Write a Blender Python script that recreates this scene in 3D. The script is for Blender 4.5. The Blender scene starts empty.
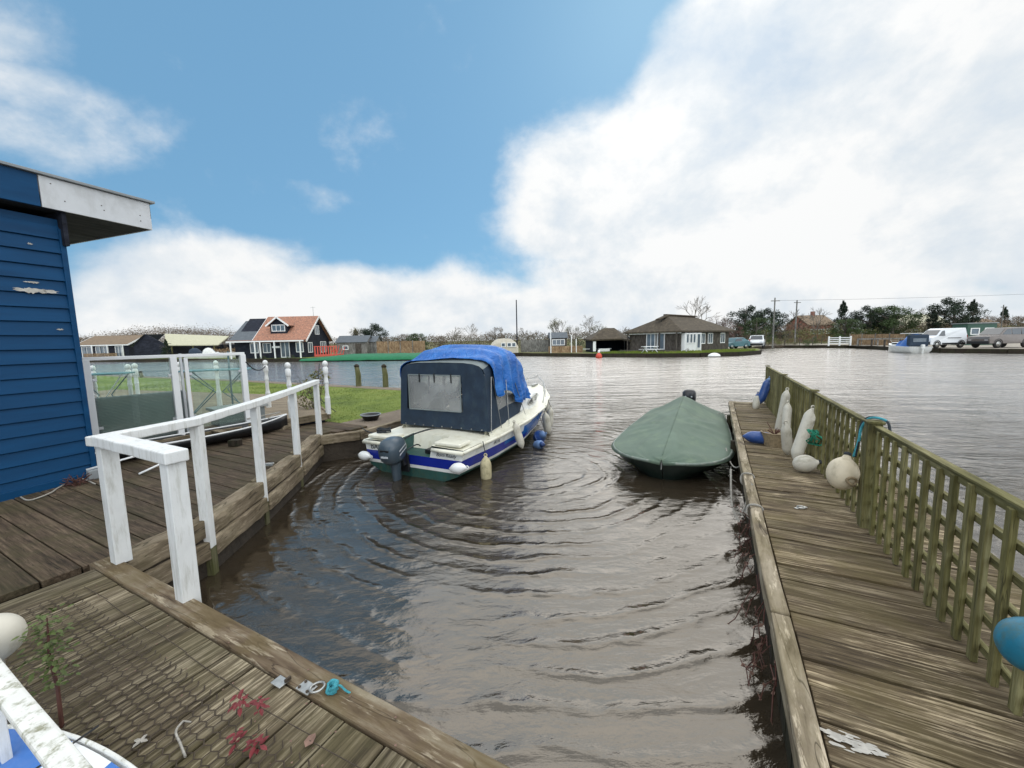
import bpy, math, random
from math import sin, cos, pi, radians, sqrt, atan2
from mathutils import Vector, Matrix, noise as mnoise

# ---------------------------------------------------------------- camera
C = bpy.context.scene.collection
scn = bpy.context.scene
cam_d = bpy.data.cameras.new('camera')
cam_d.sensor_width = 36; cam_d.lens = 400/1024*36
cam_d.clip_start = 0.05; cam_d.clip_end = 9000
cam = bpy.data.objects.new('camera', cam_d); C.objects.link(cam)
cam.matrix_world = (Matrix.Translation((0, 0, 2.1)) @ Matrix.Rotation(radians(90-6.3), 4, 'X')
                    @ Matrix.Rotation(radians(-1.2), 4, 'Z'))
scn.camera = cam
scn.view_settings.view_transform = 'Standard'
scn.view_settings.look = 'None'
scn.view_settings.gamma = 1
scn.view_settings.use_curve_mapping = False
scn.view_settings.exposure = 0.82

SUN_AZ, SUN_EL = radians(19), radians(38)

# ---------------------------------------------------------------- node helper
class NT:
    def __init__(s, tree): s.t = tree; s.n = tree.nodes; s.l = tree.links
    def node(s, typ, **kw):
        n = s.n.new(typ)
        for k, v in kw.items(): setattr(n, k, v)
        return n
    def put(s, sock, v):
        if isinstance(v, bpy.types.NodeSocket): s.l.new(v, sock)
        elif v is not None: sock.default_value = v
    def m(s, op, a, b=None, c=None, clamp=False):
        n = s.n.new('ShaderNodeMath'); n.operation = op; n.use_clamp = clamp
        s.put(n.inputs[0], a)
        if b is not None: s.put(n.inputs[1], b)
        if c is not None: s.put(n.inputs[2], c)
        return n.outputs[0]
    def noise(s, vec, scale=5, detail=4, rough=.55, dist=0):
        n = s.n.new('ShaderNodeTexNoise')
        if vec is not None: s.put(n.inputs['Vector'], vec)
        n.inputs['Scale'].default_value = scale; n.inputs['Detail'].default_value = detail
        n.inputs['Roughness'].default_value = rough; n.inputs['Distortion'].default_value = dist
        return n.outputs['Fac']
    def mapping(s, vec, scale=(1, 1, 1), rot=(0, 0, 0), loc=(0, 0, 0)):
        n = s.n.new('ShaderNodeMapping'); s.put(n.inputs['Vector'], vec)
        n.inputs['Scale'].default_value = scale; n.inputs['Rotation'].default_value = rot
        n.inputs['Location'].default_value = loc
        return n.outputs[0]
    def ramp(s, fac, stops, interp='LINEAR'):
        n = s.n.new('ShaderNodeValToRGB'); s.put(n.inputs[0], fac)
        cr = n.color_ramp; cr.interpolation = interp
        while len(cr.elements) < len(stops): cr.elements.new(.5)
        for e, (p, c) in zip(cr.elements, stops):
            e.position = p
            if not hasattr(c, '__len__'): c = (c, c, c)
            e.color = (*c[:3], 1)
        return n.outputs[0]
    def mix(s, fac, a, b, blend='MIX'):
        n = s.n.new('ShaderNodeMix'); n.data_type = 'RGBA'; n.blend_type = blend
        s.put(n.inputs['Factor'], fac)
        for k, v in ((6, a), (7, b)):
            if isinstance(v, (tuple, list)): v = (*v[:3], 1)
            s.put(n.inputs[k], v)
        return n.outputs[2]
    def smooth(s, v, a, b):
        n = s.n.new('ShaderNodeMapRange'); n.interpolation_type = 'SMOOTHSTEP'
        s.put(n.inputs['Value'], v)
        n.inputs['From Min'].default_value = a; n.inputs['From Max'].default_value = b
        return n.outputs[0]

# ---------------------------------------------------------------- world
world = bpy.data.worlds.new('World'); scn.world = world; world.use_nodes = True
wt = NT(world.node_tree); world.node_tree.nodes.clear()
sky = wt.node('ShaderNodeTexSky', sky_type='NISHITA', sun_disc=False)
sky.sun_elevation = SUN_EL; sky.sun_rotation = SUN_AZ
sky.air_density = 1.0; sky.dust_density = 0.5; sky.ozone_density = 2.0
tc = wt.node('ShaderNodeTexCoord').outputs['Generated']
sep = wt.node('ShaderNodeSeparateXYZ'); wt.l.new(tc, sep.inputs[0])
SX, SY, SZ = sep.outputs
az = wt.m('MULTIPLY', wt.m('ARCTAN2', SX, SY), 57.2958)
el = wt.m('MULTIPLY', wt.m('ARCSINE', wt.m('MINIMUM', wt.m('MAXIMUM', SZ, -1.0), 1.0)), 57.2958)
def blob(a0, e0, ra, re, amp, rot=0):
    da = wt.m('SUBTRACT', az, a0); de = wt.m('SUBTRACT', el, e0)
    c_, s_ = cos(radians(rot)), sin(radians(rot))
    u = wt.m('ADD', wt.m('MULTIPLY', da, c_/ra), wt.m('MULTIPLY', de, s_/ra))
    v = wt.m('ADD', wt.m('MULTIPLY', da, -s_/re), wt.m('MULTIPLY', de, c_/re))
    r = wt.m('SQRT', wt.m('ADD', wt.m('MULTIPLY', u, u), wt.m('MULTIPLY', v, v)))
    return wt.m('MULTIPLY', wt.smooth(r, 1.35, .55), amp)
blobs = [(20, 17, 21, 12, 1.0, 0), (10, 19, 12, 9, .8, 0), (36, 24, 17, 11, 1.1, 0), (26, 30, 11, 7, .9, 20), (50, 15, 18, 14, 1, 0), (54, 30, 14, 9, .8, 0),
         (28, 7, 30, 9, 1, 0), (-37, 5, 13, 7.5, .95, 12), (-24, 4, 20, 6, .9, 0), (-55, 3, 20, 6, .7, 0),
         (-5, 3, 25, 7, .8, 0), (20, 3, 40, 6, 1, 0), (65, 6, 20, 10, 1, 0), (-47, 20, 10, 4, .50, 5), (-29, 17.5, 9, 2.6, .40, -3),
         (-52, 26, 8, 4, .3, 0), (120, 25, 50, 30, .9, 0), (180, 30, 50, 30, .8, 0), (-120, 25, 40, 30, .8, 0)]
acc = None
for b in blobs:
    v = blob(*b); acc = v if acc is None else wt.m('MAXIMUM', acc, v)
acc = wt.m('MAXIMUM', acc, wt.smooth(el, 37, 45))  # closed cloud added above the view so the water reflects grey
nz1 = wt.noise(wt.mapping(tc, (1, 1, 1.25)), 4.2, 10, .58, .15)
nz2 = wt.noise(wt.mapping(tc, (1, 1, 1.4), loc=(3, 1, 2)), 9, 6, .6, .2)
dens = wt.m('ADD', acc, wt.m('MULTIPLY', wt.m('SUBTRACT', nz1, .5), 1.7))
dens = wt.m('ADD', dens, wt.m('MULTIPLY', wt.m('SUBTRACT', nz2, .5), .4))
mask = wt.smooth(dens, .12, .80)
shade = wt.m('ADD', wt.m('MULTIPLY', wt.noise(wt.mapping(tc, (1, 1, 1.35), loc=(.3, .1, .12)), 4.0, 8, .6, .2), .6), wt.m('MULTIPLY', wt.noise(wt.mapping(tc, (1, 1, 1.25), loc=(0, 0, .035)), 4.2, 10, .58, .15), .4))
thick = wt.smooth(dens, .75, 1.5)
ccol = wt.ramp(shade, [(.36, (3.5, 4.05, 4.65)), (.46, (4.4, 4.7, 4.95)), (.54, (5.35, 5.4, 5.4))])
# brighter cloud round the veiled sun
sd = (sin(SUN_AZ)*cos(SUN_EL), cos(SUN_AZ)*cos(SUN_EL), sin(SUN_EL))
dp = wt.node('ShaderNodeVectorMath', operation='DOT_PRODUCT'); wt.l.new(tc, dp.inputs[0]); dp.inputs[1].default_value = sd
glow = wt.m('POWER', wt.m('MAXIMUM', dp.outputs['Value'], 0.0), 14)
gl = wt.m('ADD', wt.m('MULTIPLY', glow, .12), 1.0)
gl = wt.m('MULTIPLY', gl, wt.m('ADD', wt.m('MULTIPLY', wt.smooth(el, 38, 60), .35), 1.0))  # unseen overhead cloud brightened to lighten the water reflection and ambient light
gl = wt.m('MULTIPLY', gl, wt.m('ADD', wt.m('MULTIPLY', wt.smooth(SY, .1, -.7), 1.5), 1.0))   # clouds behind the camera brightened as unseen fill for camera-facing surfaces
vm = wt.node('ShaderNodeVectorMath', operation='SCALE'); wt.l.new(ccol, vm.inputs[0]); wt.l.new(gl, vm.inputs['Scale'])
skyc = wt.mix(1.0, sky.outputs[0], (.54, .76, .82), 'MULTIPLY')
skyc = wt.mix(.80, skyc, (1.05, 2.22, 3.45))
col = wt.mix(mask, skyc, vm.outputs[0])
bg = wt.node('ShaderNodeBackground'); wt.l.new(col, bg.inputs[0]); bg.inputs[1].default_value = .1
wo = wt.node('ShaderNodeOutputWorld'); wt.l.new(bg.outputs[0], wo.inputs[0])

sun_d = bpy.data.lights.new('sun', 'SUN'); sun_d.energy = .55; sun_d.angle = radians(58); sun_d.color = (1, .95, .88)
sun = bpy.data.objects.new('sun', sun_d); C.objects.link(sun)
sun.rotation_euler = Vector(sd).to_track_quat('Z', 'Y').to_euler()

# ---------------------------------------------------------------- materials
MATS = {}
def newmat(name):
    m = bpy.data.materials.new(name); m.use_nodes = True; MATS[name] = m
    t = NT(m.node_tree); p = m.node_tree.nodes['Principled BSDF']
    t.tc = t.node('ShaderNodeTexCoord').outputs['Object']
    t.p = p
    return m, t, p
def bump(t, p, h, strength=.3, dist=.01):
    b = t.node('ShaderNodeBump'); b.inputs['Strength'].default_value = strength; b.inputs['Distance'].default_value = dist
    t.l.new(h, b.inputs['Height']); t.l.new(b.outputs[0], p.inputs['Normal'])
def plain(name, col, rough=.6, var=.15, scale=4, metal=0, dirt=None, dirtamt=.4, bmp=.1, spec=.5, dscale=None, dstretch=(1, 1, .6)):
    m, t, p = newmat(name)
    n = t.noise(t.tc, scale, 5, .6)
    lo = tuple(c*(1-var) for c in col); hi = tuple(min(1, c*(1+var)) for c in col)
    c = t.ramp(n, [(.3, lo), (.7, hi)])
    if dirt:
        dn = t.noise(t.mapping(t.tc, dstretch, loc=(4, 2, 1)), dscale or scale*1.7, 8, .7)
        c = t.mix(t.m('MULTIPLY', t.smooth(dn, .48, .68), dirtamt), c, dirt)
    t.put(p.inputs['Base Color'], c)
    p.inputs['Roughness'].default_value = rough; p.inputs['Metallic'].default_value = metal
    p.inputs['Specular IOR Level'].default_value = spec
    if bmp: bump(t, p, t.noise(t.tc, scale*12, 4), bmp, .004)
    return m
def wood(name, dark, mid, light, axis='y', moss=None, mossamt=.5, rough=.85, grain=48, island=.45, bleach=.35):
    """weathered timber: fibres along axis, each board a little different"""
    m, t, p = newmat(name)
    g = {'x': (2.2, grain, grain), 'y': (grain, 2.2, grain), 'z': (grain, grain, 2.2)}[axis]
    geo = t.node('ShaderNodeNewGeometry')
    rnd = geo.outputs['Random Per Island']
    off = t.node('ShaderNodeCombineXYZ')
    for i in range(3): t.put(off.inputs[i], t.m('MULTIPLY', rnd, 13.0+7*i))
    va = t.node('ShaderNodeVectorMath', operation='ADD'); t.l.new(t.tc, va.inputs[0]); t.l.new(off.outputs[0], va.inputs[1])
    v = va.outputs[0]
    fib = t.noise(t.mapping(v, g), 1.0, 7, .65, .3)
    coarse = t.noise(t.mapping(v, tuple(max(1.2, q*.16) for q in g)), 1.0, 6, .65, 1.0)
    f = t.m('ADD', t.m('MULTIPLY', fib, .6), t.m('MULTIPLY', coarse, .4))
    c = t.ramp(f, [(.37, dark), (.5, mid), (.64, light)])
    crack = t.noise(t.mapping(v, tuple(q*.55 if q > 4 else .9 for q in g), loc=(5, 5, 5)), 1.0, 3, .5, .6)
    c = t.mix(t.m('MULTIPLY', t.smooth(t.m('ABSOLUTE', t.m('SUBTRACT', crack, .5)), .012, .0), .75), c, tuple(q*.35 for q in dark))
    # bleached flakes where the surface has worn
    fl = t.noise(t.mapping(v, tuple(q*1.5 if q > 2 else q*4 for q in g)), 1.0, 6, .7)
    big = t.noise(t.tc, 1.6, 5, .6)
    flm = t.m('MULTIPLY', t.smooth(t.m('ADD', fl, t.m('MULTIPLY', t.m('SUBTRACT', big, .5), .55)), .56, .66), bleach)
    c = t.mix(flm, c, tuple(min(1, l*1.75) for l in light))
    if moss:
        mn = t.noise(t.mapping(t.tc, (1, 1, 1), loc=(7, 3, 0)), 2.1, 8, .7)
        c = t.mix(t.m('MULTIPLY', t.smooth(mn, .42, .62), mossamt), c, moss)
    br = t.m('ADD', t.m('MULTIPLY', rnd, island), 1-island/2)
    hsv = t.node('ShaderNodeHueSaturation'); t.l.new(c, hsv.inputs['Color']); t.l.new(br, hsv.inputs['Value'])
    t.l.new(hsv.outputs[0], p.inputs['Base Color'])
    p.inputs['Roughness'].default_value = rough; p.inputs['Specular IOR Level'].default_value = .3
    bump(t, p, f, .55, .012)
    return m
def glassy(name, tint=(.8, .9, .88), alpha=.35, rough=.05):
    m, t, p = newmat(name)
    nt = m.node_tree; nt.nodes.remove(p)
    tr = t.node('ShaderNodeBsdfTransparent'); tr.inputs[0].default_value = (*tint, 1)
    gl = t.node('ShaderNodeBsdfGlossy'); gl.inputs['Roughness'].default_value = rough
    df = t.node('ShaderNodeBsdfDiffuse'); df.inputs[0].default_value = (*[q*.8 for q in tint], 1)
    fr = t.node('ShaderNodeFresnel'); fr.inputs[0].default_value = 1.45
    m1 = t.node('ShaderNodeMixShader'); t.put(m1.inputs[0], t.m('MULTIPLY', t.smooth(t.noise(t.tc, 2, 3), -.3, 1.0), alpha))
    t.l.new(tr.outputs[0], m1.inputs[1]); t.l.new(df.outputs[0], m1.inputs[2])
    m2 = t.node('ShaderNodeMixShader'); t.l.new(fr.outputs[0], m2.inputs[0])
    t.l.new(m1.outputs[0], m2.inputs[1]); t.l.new(gl.outputs[0], m2.inputs[2])
    t.l.new(m2.outputs[0], nt.nodes['Material Output'].inputs[0])
    return m

W = lambda *a, **k: wood(*a, **k)
DK = dict(dark=(.028, .019, .010), mid=(.108, .078, .044), light=(.32, .26, .17))
M_deckx = W('deck boards across', **DK, axis='x', moss=(.105, .083, .032), mossamt=.55, bleach=.7, island=.4)
M_decky = W('deck boards along', (.030, .022, .013), (.105, .082, .050), (.28, .238, .165), axis='y', moss=(.085, .075, .03), mossamt=.4, bleach=.5, island=.5)
M_deckleft = W('brown deck boards', (.022, .015, .009), (.072, .050, .032), (.15, .11, .074), axis='x', moss=(.05, .046, .018), mossamt=.5, bleach=.3, island=.35)
M_beamy = W('bleached edge beam', (.07, .05, .03), (.22, .175, .12), (.40, .34, .26), axis='y', moss=(.16, .14, .06), mossamt=.3, island=.2, grain=18)
M_beamx = W('mossy edge beam', (.05, .034, .018), (.15, .11, .065), (.30, .25, .18), axis='x', moss=(.13, .10, .035), mossamt=.45, island=.2, grain=18)
M_fencewood = W('green stained fence timber', (.045, .042, .018), (.14, .125, .048), (.27, .25, .13), axis='z', moss=(.105, .10, .025), mossamt=.5, island=.5, bleach=.2)
M_fencerail = W('green stained fence rail', (.045, .042, .018), (.14, .125, .048), (.27, .25, .13), axis='y', moss=(.105, .10, .025), mossamt=.5, island=.3, bleach=.2)
M_darkpile = W('wet dark timber', (.008, .006, .004), (.025, .018, .012), (.06, .045, .03), axis='z', moss=(.03, .035, .012), mossamt=.5, bleach=.05)
M_post = W('grey post timber', (.04, .04, .02), (.12, .115, .06), (.24, .22, .14), axis='z', moss=(.08, .09, .02), mossamt=.5)
M_terrace = W('terrace boards', (.08, .06, .04), (.2, .16, .11), (.34, .28, .2), axis='x', island=.4)
M_shed = W('grey shed boards', (.08, .075, .07), (.17, .165, .15), (.28, .27, .25), axis='z', grain=8)
M_brownfence = W('brown fence boards', (.12, .07, .04), (.24, .16, .09), (.36, .26, .16), axis='z', grain=8)
M_blackwood = W('black stained boards', (.006, .007, .012), (.013, .016, .026), (.03, .034, .05), axis='x', grain=9, bleach=.05)
M_greywood = W('grey brown boards', (.03, .025, .02), (.07, .06, .05), (.13, .115, .1), axis='z', grain=9, bleach=.1)
M_whitepaint = plain('worn white paint', (.74, .75, .74), .5, .07, 5, dirt=(.30, .29, .22), dirtamt=.42, dscale=16, bmp=.25, dstretch=(1.6, 1.6, .22))
M_whitemoss = plain('mossy white paint', (.70, .70, .66), .65, .08, 8, dirt=(.16, .16, .07), dirtamt=.85, dscale=22, bmp=.4)
M_cleanwhite = plain('white gloss', (.78, .79, .79), .35, .04, 3)
M_fascia = plain('fascia white board', (.62, .64, .66), .4, .06, 2, dirt=(.3, .3, .28), dirtamt=.3, bmp=.1)
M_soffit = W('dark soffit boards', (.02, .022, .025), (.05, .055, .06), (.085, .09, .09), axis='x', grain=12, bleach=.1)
M_hutblue = None
def hutblue():
    m, t, p = newmat('navy blue painted boards')
    n = t.noise(t.mapping(t.tc, (.8, 6, 6)), 1.5, 5)
    c = t.ramp(n, [(.3, (.002, .040, .110)), (.7, (.003, .058, .155))])
    fl = t.m('ADD', t.noise(t.mapping(t.tc, (2.2, 1, 7), loc=(1, 0, 5)), 1.3, 7, .7), 0)
    c = t.mix(t.m('MULTIPLY', t.smooth(fl, .735, .755), .8), c, (.5, .52, .5))
    t.put(p.inputs['Base Color'], c); p.inputs['Roughness'].default_value = .5; p.inputs['Specular IOR Level'].default_value = .22
    bump(t, p, n, .15, .01); return m
M_hutblue = hutblue()
M_flake = plain('bare weathered patch', (.42, .40, .36), .8, .3, 20)
M_felt = plain('grey roof felt', (.12, .12, .12), .9, .2, 6)
M_rope = plain('pale rope', (.36, .34, .30), .9, .3, 60, bmp=.6)
M_ropeblue = plain('turquoise rope', (.05, .30, .36), .8, .3, 60, bmp=.6)
M_ropegreen = plain('green rope', (.01, .20, .12), .8, .3, 60, bmp=.6)
M_ropedark = plain('dark rope', (.02, .025, .03), .8, .3, 60)
M_steel = plain('galvanised steel', (.45, .45, .43), .4, .2, 40, metal=.8)
M_rust = plain('rusty wire', (.055, .040, .026), .8, .3, 20)
M_fendercream = plain('cream buoy vinyl', (.62, .54, .40), .55, .12, 6, dirt=(.28, .24, .15), dirtamt=.6, dscale=9)
M_fenderwhite = plain('white fender vinyl', (.56, .53, .45), .5, .08, 7, dirt=(.33, .30, .22), dirtamt=.7, dscale=10)
M_fenderclean = plain('clean white fender', (.8, .81, .8), .35, .05, 7)
M_fenderyellow = plain('yellowed fender', (.50, .44, .27), .6, .15, 14, dirt=(.2, .18, .09), dirtamt=.6)
M_fenderblue = plain('blue fender vinyl', (.02, .065, .24), .4, .2, 7, dirt=(.15, .2, .3), dirtamt=.5)
M_fenderpale = plain('pale blue fender', (.17, .28, .50), .5, .15, 7)
M_buoyteal = plain('turquoise buoy vinyl', (.012, .175, .28), .5, .25, 9, dirt=(.06, .13, .13), dirtamt=.85, dscale=12)
M_buoyred = plain('red buoy', (.55, .07, .04), .5, .15, 5)
M_black = plain('black plastic', (.012, .013, .015), .35, .2, 10)
M_rubber = plain('rubber', (.02, .02, .02), .8, .2, 10)
M_navy = plain('navy canvas', (.014, .030, .055), .8, .25, 5, dirt=(.05, .075, .09), dirtamt=.3, bmp=.3)
M_greycanvas = plain('grey canvas', (.20, .23, .23), .8, .12, 4, dirt=(.1, .12, .11), dirtamt=.4, bmp=.3)
M_vinyl = glassy('clear vinyl window', (.96, .97, .95), .42, .10)
M_hullwhite = plain('white gelcoat', (.72, .73, .71), .25, .06, 3, dirt=(.42, .40, .30), dirtamt=.35)
M_hullcream = plain('aged cream gelcoat', (.76, .74, .62), .35, .08, 3, dirt=(.50, .46, .30), dirtamt=.5)
M_hullblue = plain('royal blue stripe', (.008, .022, .26), .25, .1, 3)
M_hullblue2 = plain('mid blue side', (.006, .10, .36), .25, .1, 3)
M_antifoul = plain('green antifouling', (.02, .075, .065), .6, .25, 6, dirt=(.07, .09, .05), dirtamt=.6)
M_motor = plain('grey blue motor paint', (.055, .078, .10), .3, .12, 5)
M_motorstripe = plain('silver decal', (.55, .57, .6), .3, .05, 5)
M_tarpgreen = plain('green boat cover', (.10, .145, .108), .75, .14, 1.6, dirt=(.20, .26, .16), dirtamt=.35, bmp=.25)
M_greenhull = plain('dark green hull', (.010, .022, .018), .35, .2, 4)
M_gunwale = plain('grey green rub rail', (.16, .20, .17), .6, .2, 8, dirt=(.35, .35, .28), dirtamt=.5)
M_rattan = None
def tarpblue():
    m, t, p = newmat('blue tarpaulin')
    n = t.noise(t.tc, 2.2, 5, .6, .6)
    c = t.ramp(n, [(.3, (.005, .085, .34)), (.55, (.010, .135, .47)), (.75, (.05, .24, .62))])
    t.put(p.inputs['Base Color'], c); p.inputs['Roughness'].default_value = .42
    w = t.noise(t.mapping(t.tc, (3, 9, 9)), 1.2, 5, .55, 1.2)
    bump(t, p, w, .8, .05); return m
M_tarpblue = tarpblue()
def rattan():
    m, t, p = newmat('grey woven rattan')
    w = t.node('ShaderNodeTexWave'); t.put(w.inputs['Vector'], t.tc); w.inputs['Scale'].default_value = 14; w.inputs['Distortion'].default_value = .6
    w.bands_direction = 'Z'
    n = t.noise(t.mapping(t.tc, (40, 40, 120)), 1, 3)
    f = t.m('ADD', t.m('MULTIPLY', w.outputs['Fac'], .4), t.m('MULTIPLY', n, .6))
    t.put(p.inputs['Base Color'], t.ramp(f, [(.2, (.10, .12, .125)), (.8, (.26, .29, .29))])); p.inputs['Roughness'].default_value = .7
    bump(t, p, f, .6, .01); return m
M_rattan = rattan()
M_glass = glassy('tinted balustrade glass', (.88, .96, .92), .10, .02)
M_alu = plain('aluminium post', (.5, .52, .54), .35, .1, 10, metal=.7)
M_teal = plain('teal table paint', (.10, .24, .27), .4, .15, 5)
M_tealdark = plain('slate blue metal', (.06, .13, .16), .4, .15, 5)
M_slab = plain('grey stone', (.3, .31, .30), .7, .15, 4)
M_leafred = plain('red leaf', (.17, .018, .022), .55, .3, 20)
M_leafgreen = plain('green leaf', (.07, .10, .02), .6, .3, 20)
M_stem = plain('brown stem', (.09, .035, .025), .7, .3, 30)
M_dryleaf = plain('dry leaf', (.20, .12, .09), .8, .3, 20)
M_bark = plain('bark', (.10, .085, .07), .9, .3, 6)
M_barkpale = plain('pale bark', (.19, .17, .145), .9, .25, 6)
M_evergreen = plain('evergreen foliage', (.012, .027, .011), .7, .5, 1.1, bmp=0)
M_greenfol = plain('green foliage', (.045, .075, .02), .7, .45, .9, bmp=0)
M_olivefol = plain('olive spring foliage', (.13, .13, .04), .7, .4, 1.1, bmp=0)
M_brownfol = plain('brown winter twigs', (.13, .095, .062), .8, .4, .8, bmp=0)
M_reddfol = plain('reddish winter twigs', (.115, .062, .05), .8, .4, 1, bmp=0)
M_rooftile = plain('orange roof tiles', (.36, .175, .115), .9, .35, 5, dirt=(.15, .11, .09), dirtamt=.75, dscale=4)
M_roofbrown = plain('brown roof tiles', (.20, .145, .095), .9, .25, 5, dirt=(.1, .08, .06), dirtamt=.5, dscale=4)
M_roofslate = plain('slate grey roof', (.10, .115, .13), .8, .15, 3)
M_roofpale = plain('pale corrugated roof', (.50, .48, .34), .7, .08, 3, dirt=(.32, .31, .2), dirtamt=.4)
M_thatch = plain('brown shingle roof', (.062, .048, .032), .95, .3, 2, dirt=(.14, .115, .075), dirtamt=.6, dscale=3)
M_housewhite = plain('house white', (.78, .79, .78), .5, .05, 3)
M_pane = plain('window glass', (.10, .13, .16), .08, .3, 1, bmp=0, spec=1)
M_brick = plain('red brick', (.25, .10, .07), .9, .2, 6)
M_renderwall = plain('cream render', (.5, .46, .38), .8, .1, 3)
M_carwhite = plain('white vehicle paint', (.75, .77, .79), .2, .03, 2, bmp=0)
M_cargrey = plain('silver brown vehicle paint', (.17, .15, .14), .25, .1, 2, bmp=0, metal=.3)
M_carteal = plain('teal vehicle paint', (.07, .17, .20), .4, .1, 2, bmp=0)
M_carglass = plain('vehicle glass', (.03, .04, .05), .06, .2, 2, bmp=0, spec=1)
M_lamp = plain('headlight lens', (.5, .52, .55), .1, .1, 2, bmp=0)
M_redlamp = plain('red tail lamp', (.35, .02, .02), .2, .1, 2, bmp=0)
M_trailergreen = plain('dark green cabin', (.03, .085, .06), .5, .1, 2)
M_redrail = plain('orange red paint', (.58, .09, .06), .5, .15, 4)
M_greennet = plain('bright green netting', (.004, .145, .055), .7, .18, 3, dirt=(.01, .08, .035), dirtamt=.5)
M_pot = plain('wicker pot', (.26, .20, .12), .8, .3, 30, bmp=.6)
M_text = plain('black lettering', (.02, .02, .025), .5, .1, 5, bmp=0)
M_kayakblue = plain('kayak blue', (.055, .17, .48), .4, .12, 5, dirt=(.2, .28, .5), dirtamt=.3)
M_plastergrey = plain('grey plastic', (.25, .27, .28), .6, .1, 5)

# ---------------------------------------------------------------- mesh helpers
class MB:
    def __init__(s): s.v = []; s.f = []; s.mi = []; s.cur = 0
    def add(s, vs, fs):
        o = len(s.v); s.v += [tuple(v) for v in vs]
        for f in fs: s.f.append(tuple(i+o for i in f)); s.mi.append(s.cur)
        return s
    def box(s, c, d, rz=0, M=None):
        hx, hy, hz = d[0]/2, d[1]/2, d[2]/2
        vs = [Vector((x, y, z)) for x in (-hx, hx) for y in (-hy, hy) for z in (-hz, hz)]
        if M is None: M = Matrix.Rotation(rz, 3, 'Z')
        vs = [M @ v + Vector(c) for v in vs]
        return s.add(vs, [(0, 1, 3, 2), (4, 6, 7, 5), (0, 4, 5, 1), (2, 3, 7, 6), (0, 2, 6, 4), (1, 5, 7, 3)])
    def beam(s, a, b, w, h, roll=0):
        """square bar from a to b, w sideways, h upwards"""
        a, b = Vector(a), Vector(b); d = (b-a); L = d.length; d.normalize()
        up = Vector((0, 0, 1)) if abs(d.z) < .95 else Vector((0, 1, 0))
        sd = d.cross(up).normalized(); up = sd.cross(d)
        if roll: R = Matrix.Rotation(roll, 3, d); sd = R @ sd; up = R @ up
        M = Matrix((sd, d, up)).transposed()
        return s.box((a+b)/2, (w, L, h), M=M)
    def tube(s, pts, r, n=8, cap=True, closed=False):
        pts = [Vector(p) for p in pts]; k = len(pts)
        rr = r if hasattr(r, '__len__') else [r]*k
        o = len(s.v); prev = None
        for i, p in enumerate(pts):
            if closed: d = pts[(i+1) % k]-pts[i-1]
            else: d = pts[min(i+1, k-1)]-pts[max(i-1, 0)]
            if d.length < 1e-9: d = Vector((0, 0, 1))
            d.normalize()
            if prev is None:
                up = Vector((0, 0, 1)) if abs(d.z) < .9 else Vector((1, 0, 0))
                u = d.cross(up).normalized()
            else:
                u = (prev-d*prev.dot(d))
                u = u.normalized() if u.length > 1e-6 else d.orthogonal().normalized()
            prev = u; w = d.cross(u)
            for j in range(n):
                a = 2*pi*j/n; s.v.append(tuple(p+(u*cos(a)+w*sin(a))*rr[i]))
        rng = k if closed else k-1
        for i in range(rng):
            for j in range(n):
                i2 = (i+1) % k; j2 = (j+1) % n
                s.f.append((o+i*n+j, o+i*n+j2, o+i2*n+j2, o+i2*n+j)); s.mi.append(s.cur)
        if cap and not closed:
            s.f.append(tuple(o+j for j in range(n))[::-1]); s.mi.append(s.cur)
            s.f.append(tuple(o+(k-1)*n+j for j in range(n))); s.mi.append(s.cur)
        return s
    def lathe(s, prof, n=16, c=(0, 0, 0), M=None):
        """prof [(r,z)...] about z"""
        M = M or Matrix.Identity(3); o = len(s.v)
        for r, z in prof:
            for j in range(n):
                a = 2*pi*j/n; s.v.append(tuple(M @ Vector((r*cos(a), r*sin(a), z))+Vector(c)))
        for i in range(len(prof)-1):
            for j in range(n):
                j2 = (j+1) % n
                s.f.append((o+i*n+j, o+i*n+j2, o+(i+1)*n+j2, o+(i+1)*n+j)); s.mi.append(s.cur)
        s.f.append(tuple(o+j for j in range(n))[::-1]); s.mi.append(s.cur)
        q = len(prof)-1; s.f.append(tuple(o+q*n+j for j in range(n))); s.mi.append(s.cur)
        return s
    def grid(s, P, skip=None, mat=None, wrap=False):
        """P[i][j] points -> quads"""
        n, m = len(P), len(P[0]); o = len(s.v)
        for row in P: s.v += [tuple(p) for p in row]
        for i in range(n-1):
            for j in range(m if wrap else m-1):
                if skip and skip(i, j): continue
                j2 = (j+1) % m
                s.f.append((o+i*m+j, o+i*m+j2, o+(i+1)*m+j2, o+(i+1)*m+j)); s.mi.append(mat(i, j) if mat else s.cur)
        return s
    def prism(s, poly, z0, z1):
        n = len(poly); vs = [(x, y, z0) for x, y in poly]+[(x, y, z1) for x, y in poly]
        fs = [tuple(range(n))[::-1], tuple(range(n, 2*n))]+[(i, (i+1) % n, n+(i+1) % n, n+i) for i in range(n)]
        return s.add(vs, fs)
    def xprism(s, poly, x0, x1):
        """poly in (y,z) extruded along x"""
        n = len(poly); vs = [(x0, y, z) for y, z in poly]+[(x1, y, z) for y, z in poly]
        return s.add(vs, [tuple(range(n)), tuple(range(n, 2*n))[::-1]]+[(i, n+i, n+(i+1) % n, (i+1) % n) for i in range(n)])
    def yprism(s, poly, y0, y1):
        n = len(poly); vs = [(x, y0, z) for x, z in poly]+[(x, y1, z) for x, z in poly]
        return s.add(vs, [tuple(range(n)), tuple(range(n, 2*n))[::-1]]+[(i, n+i, n+(i+1) % n, (i+1) % n) for i in range(n)])
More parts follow.
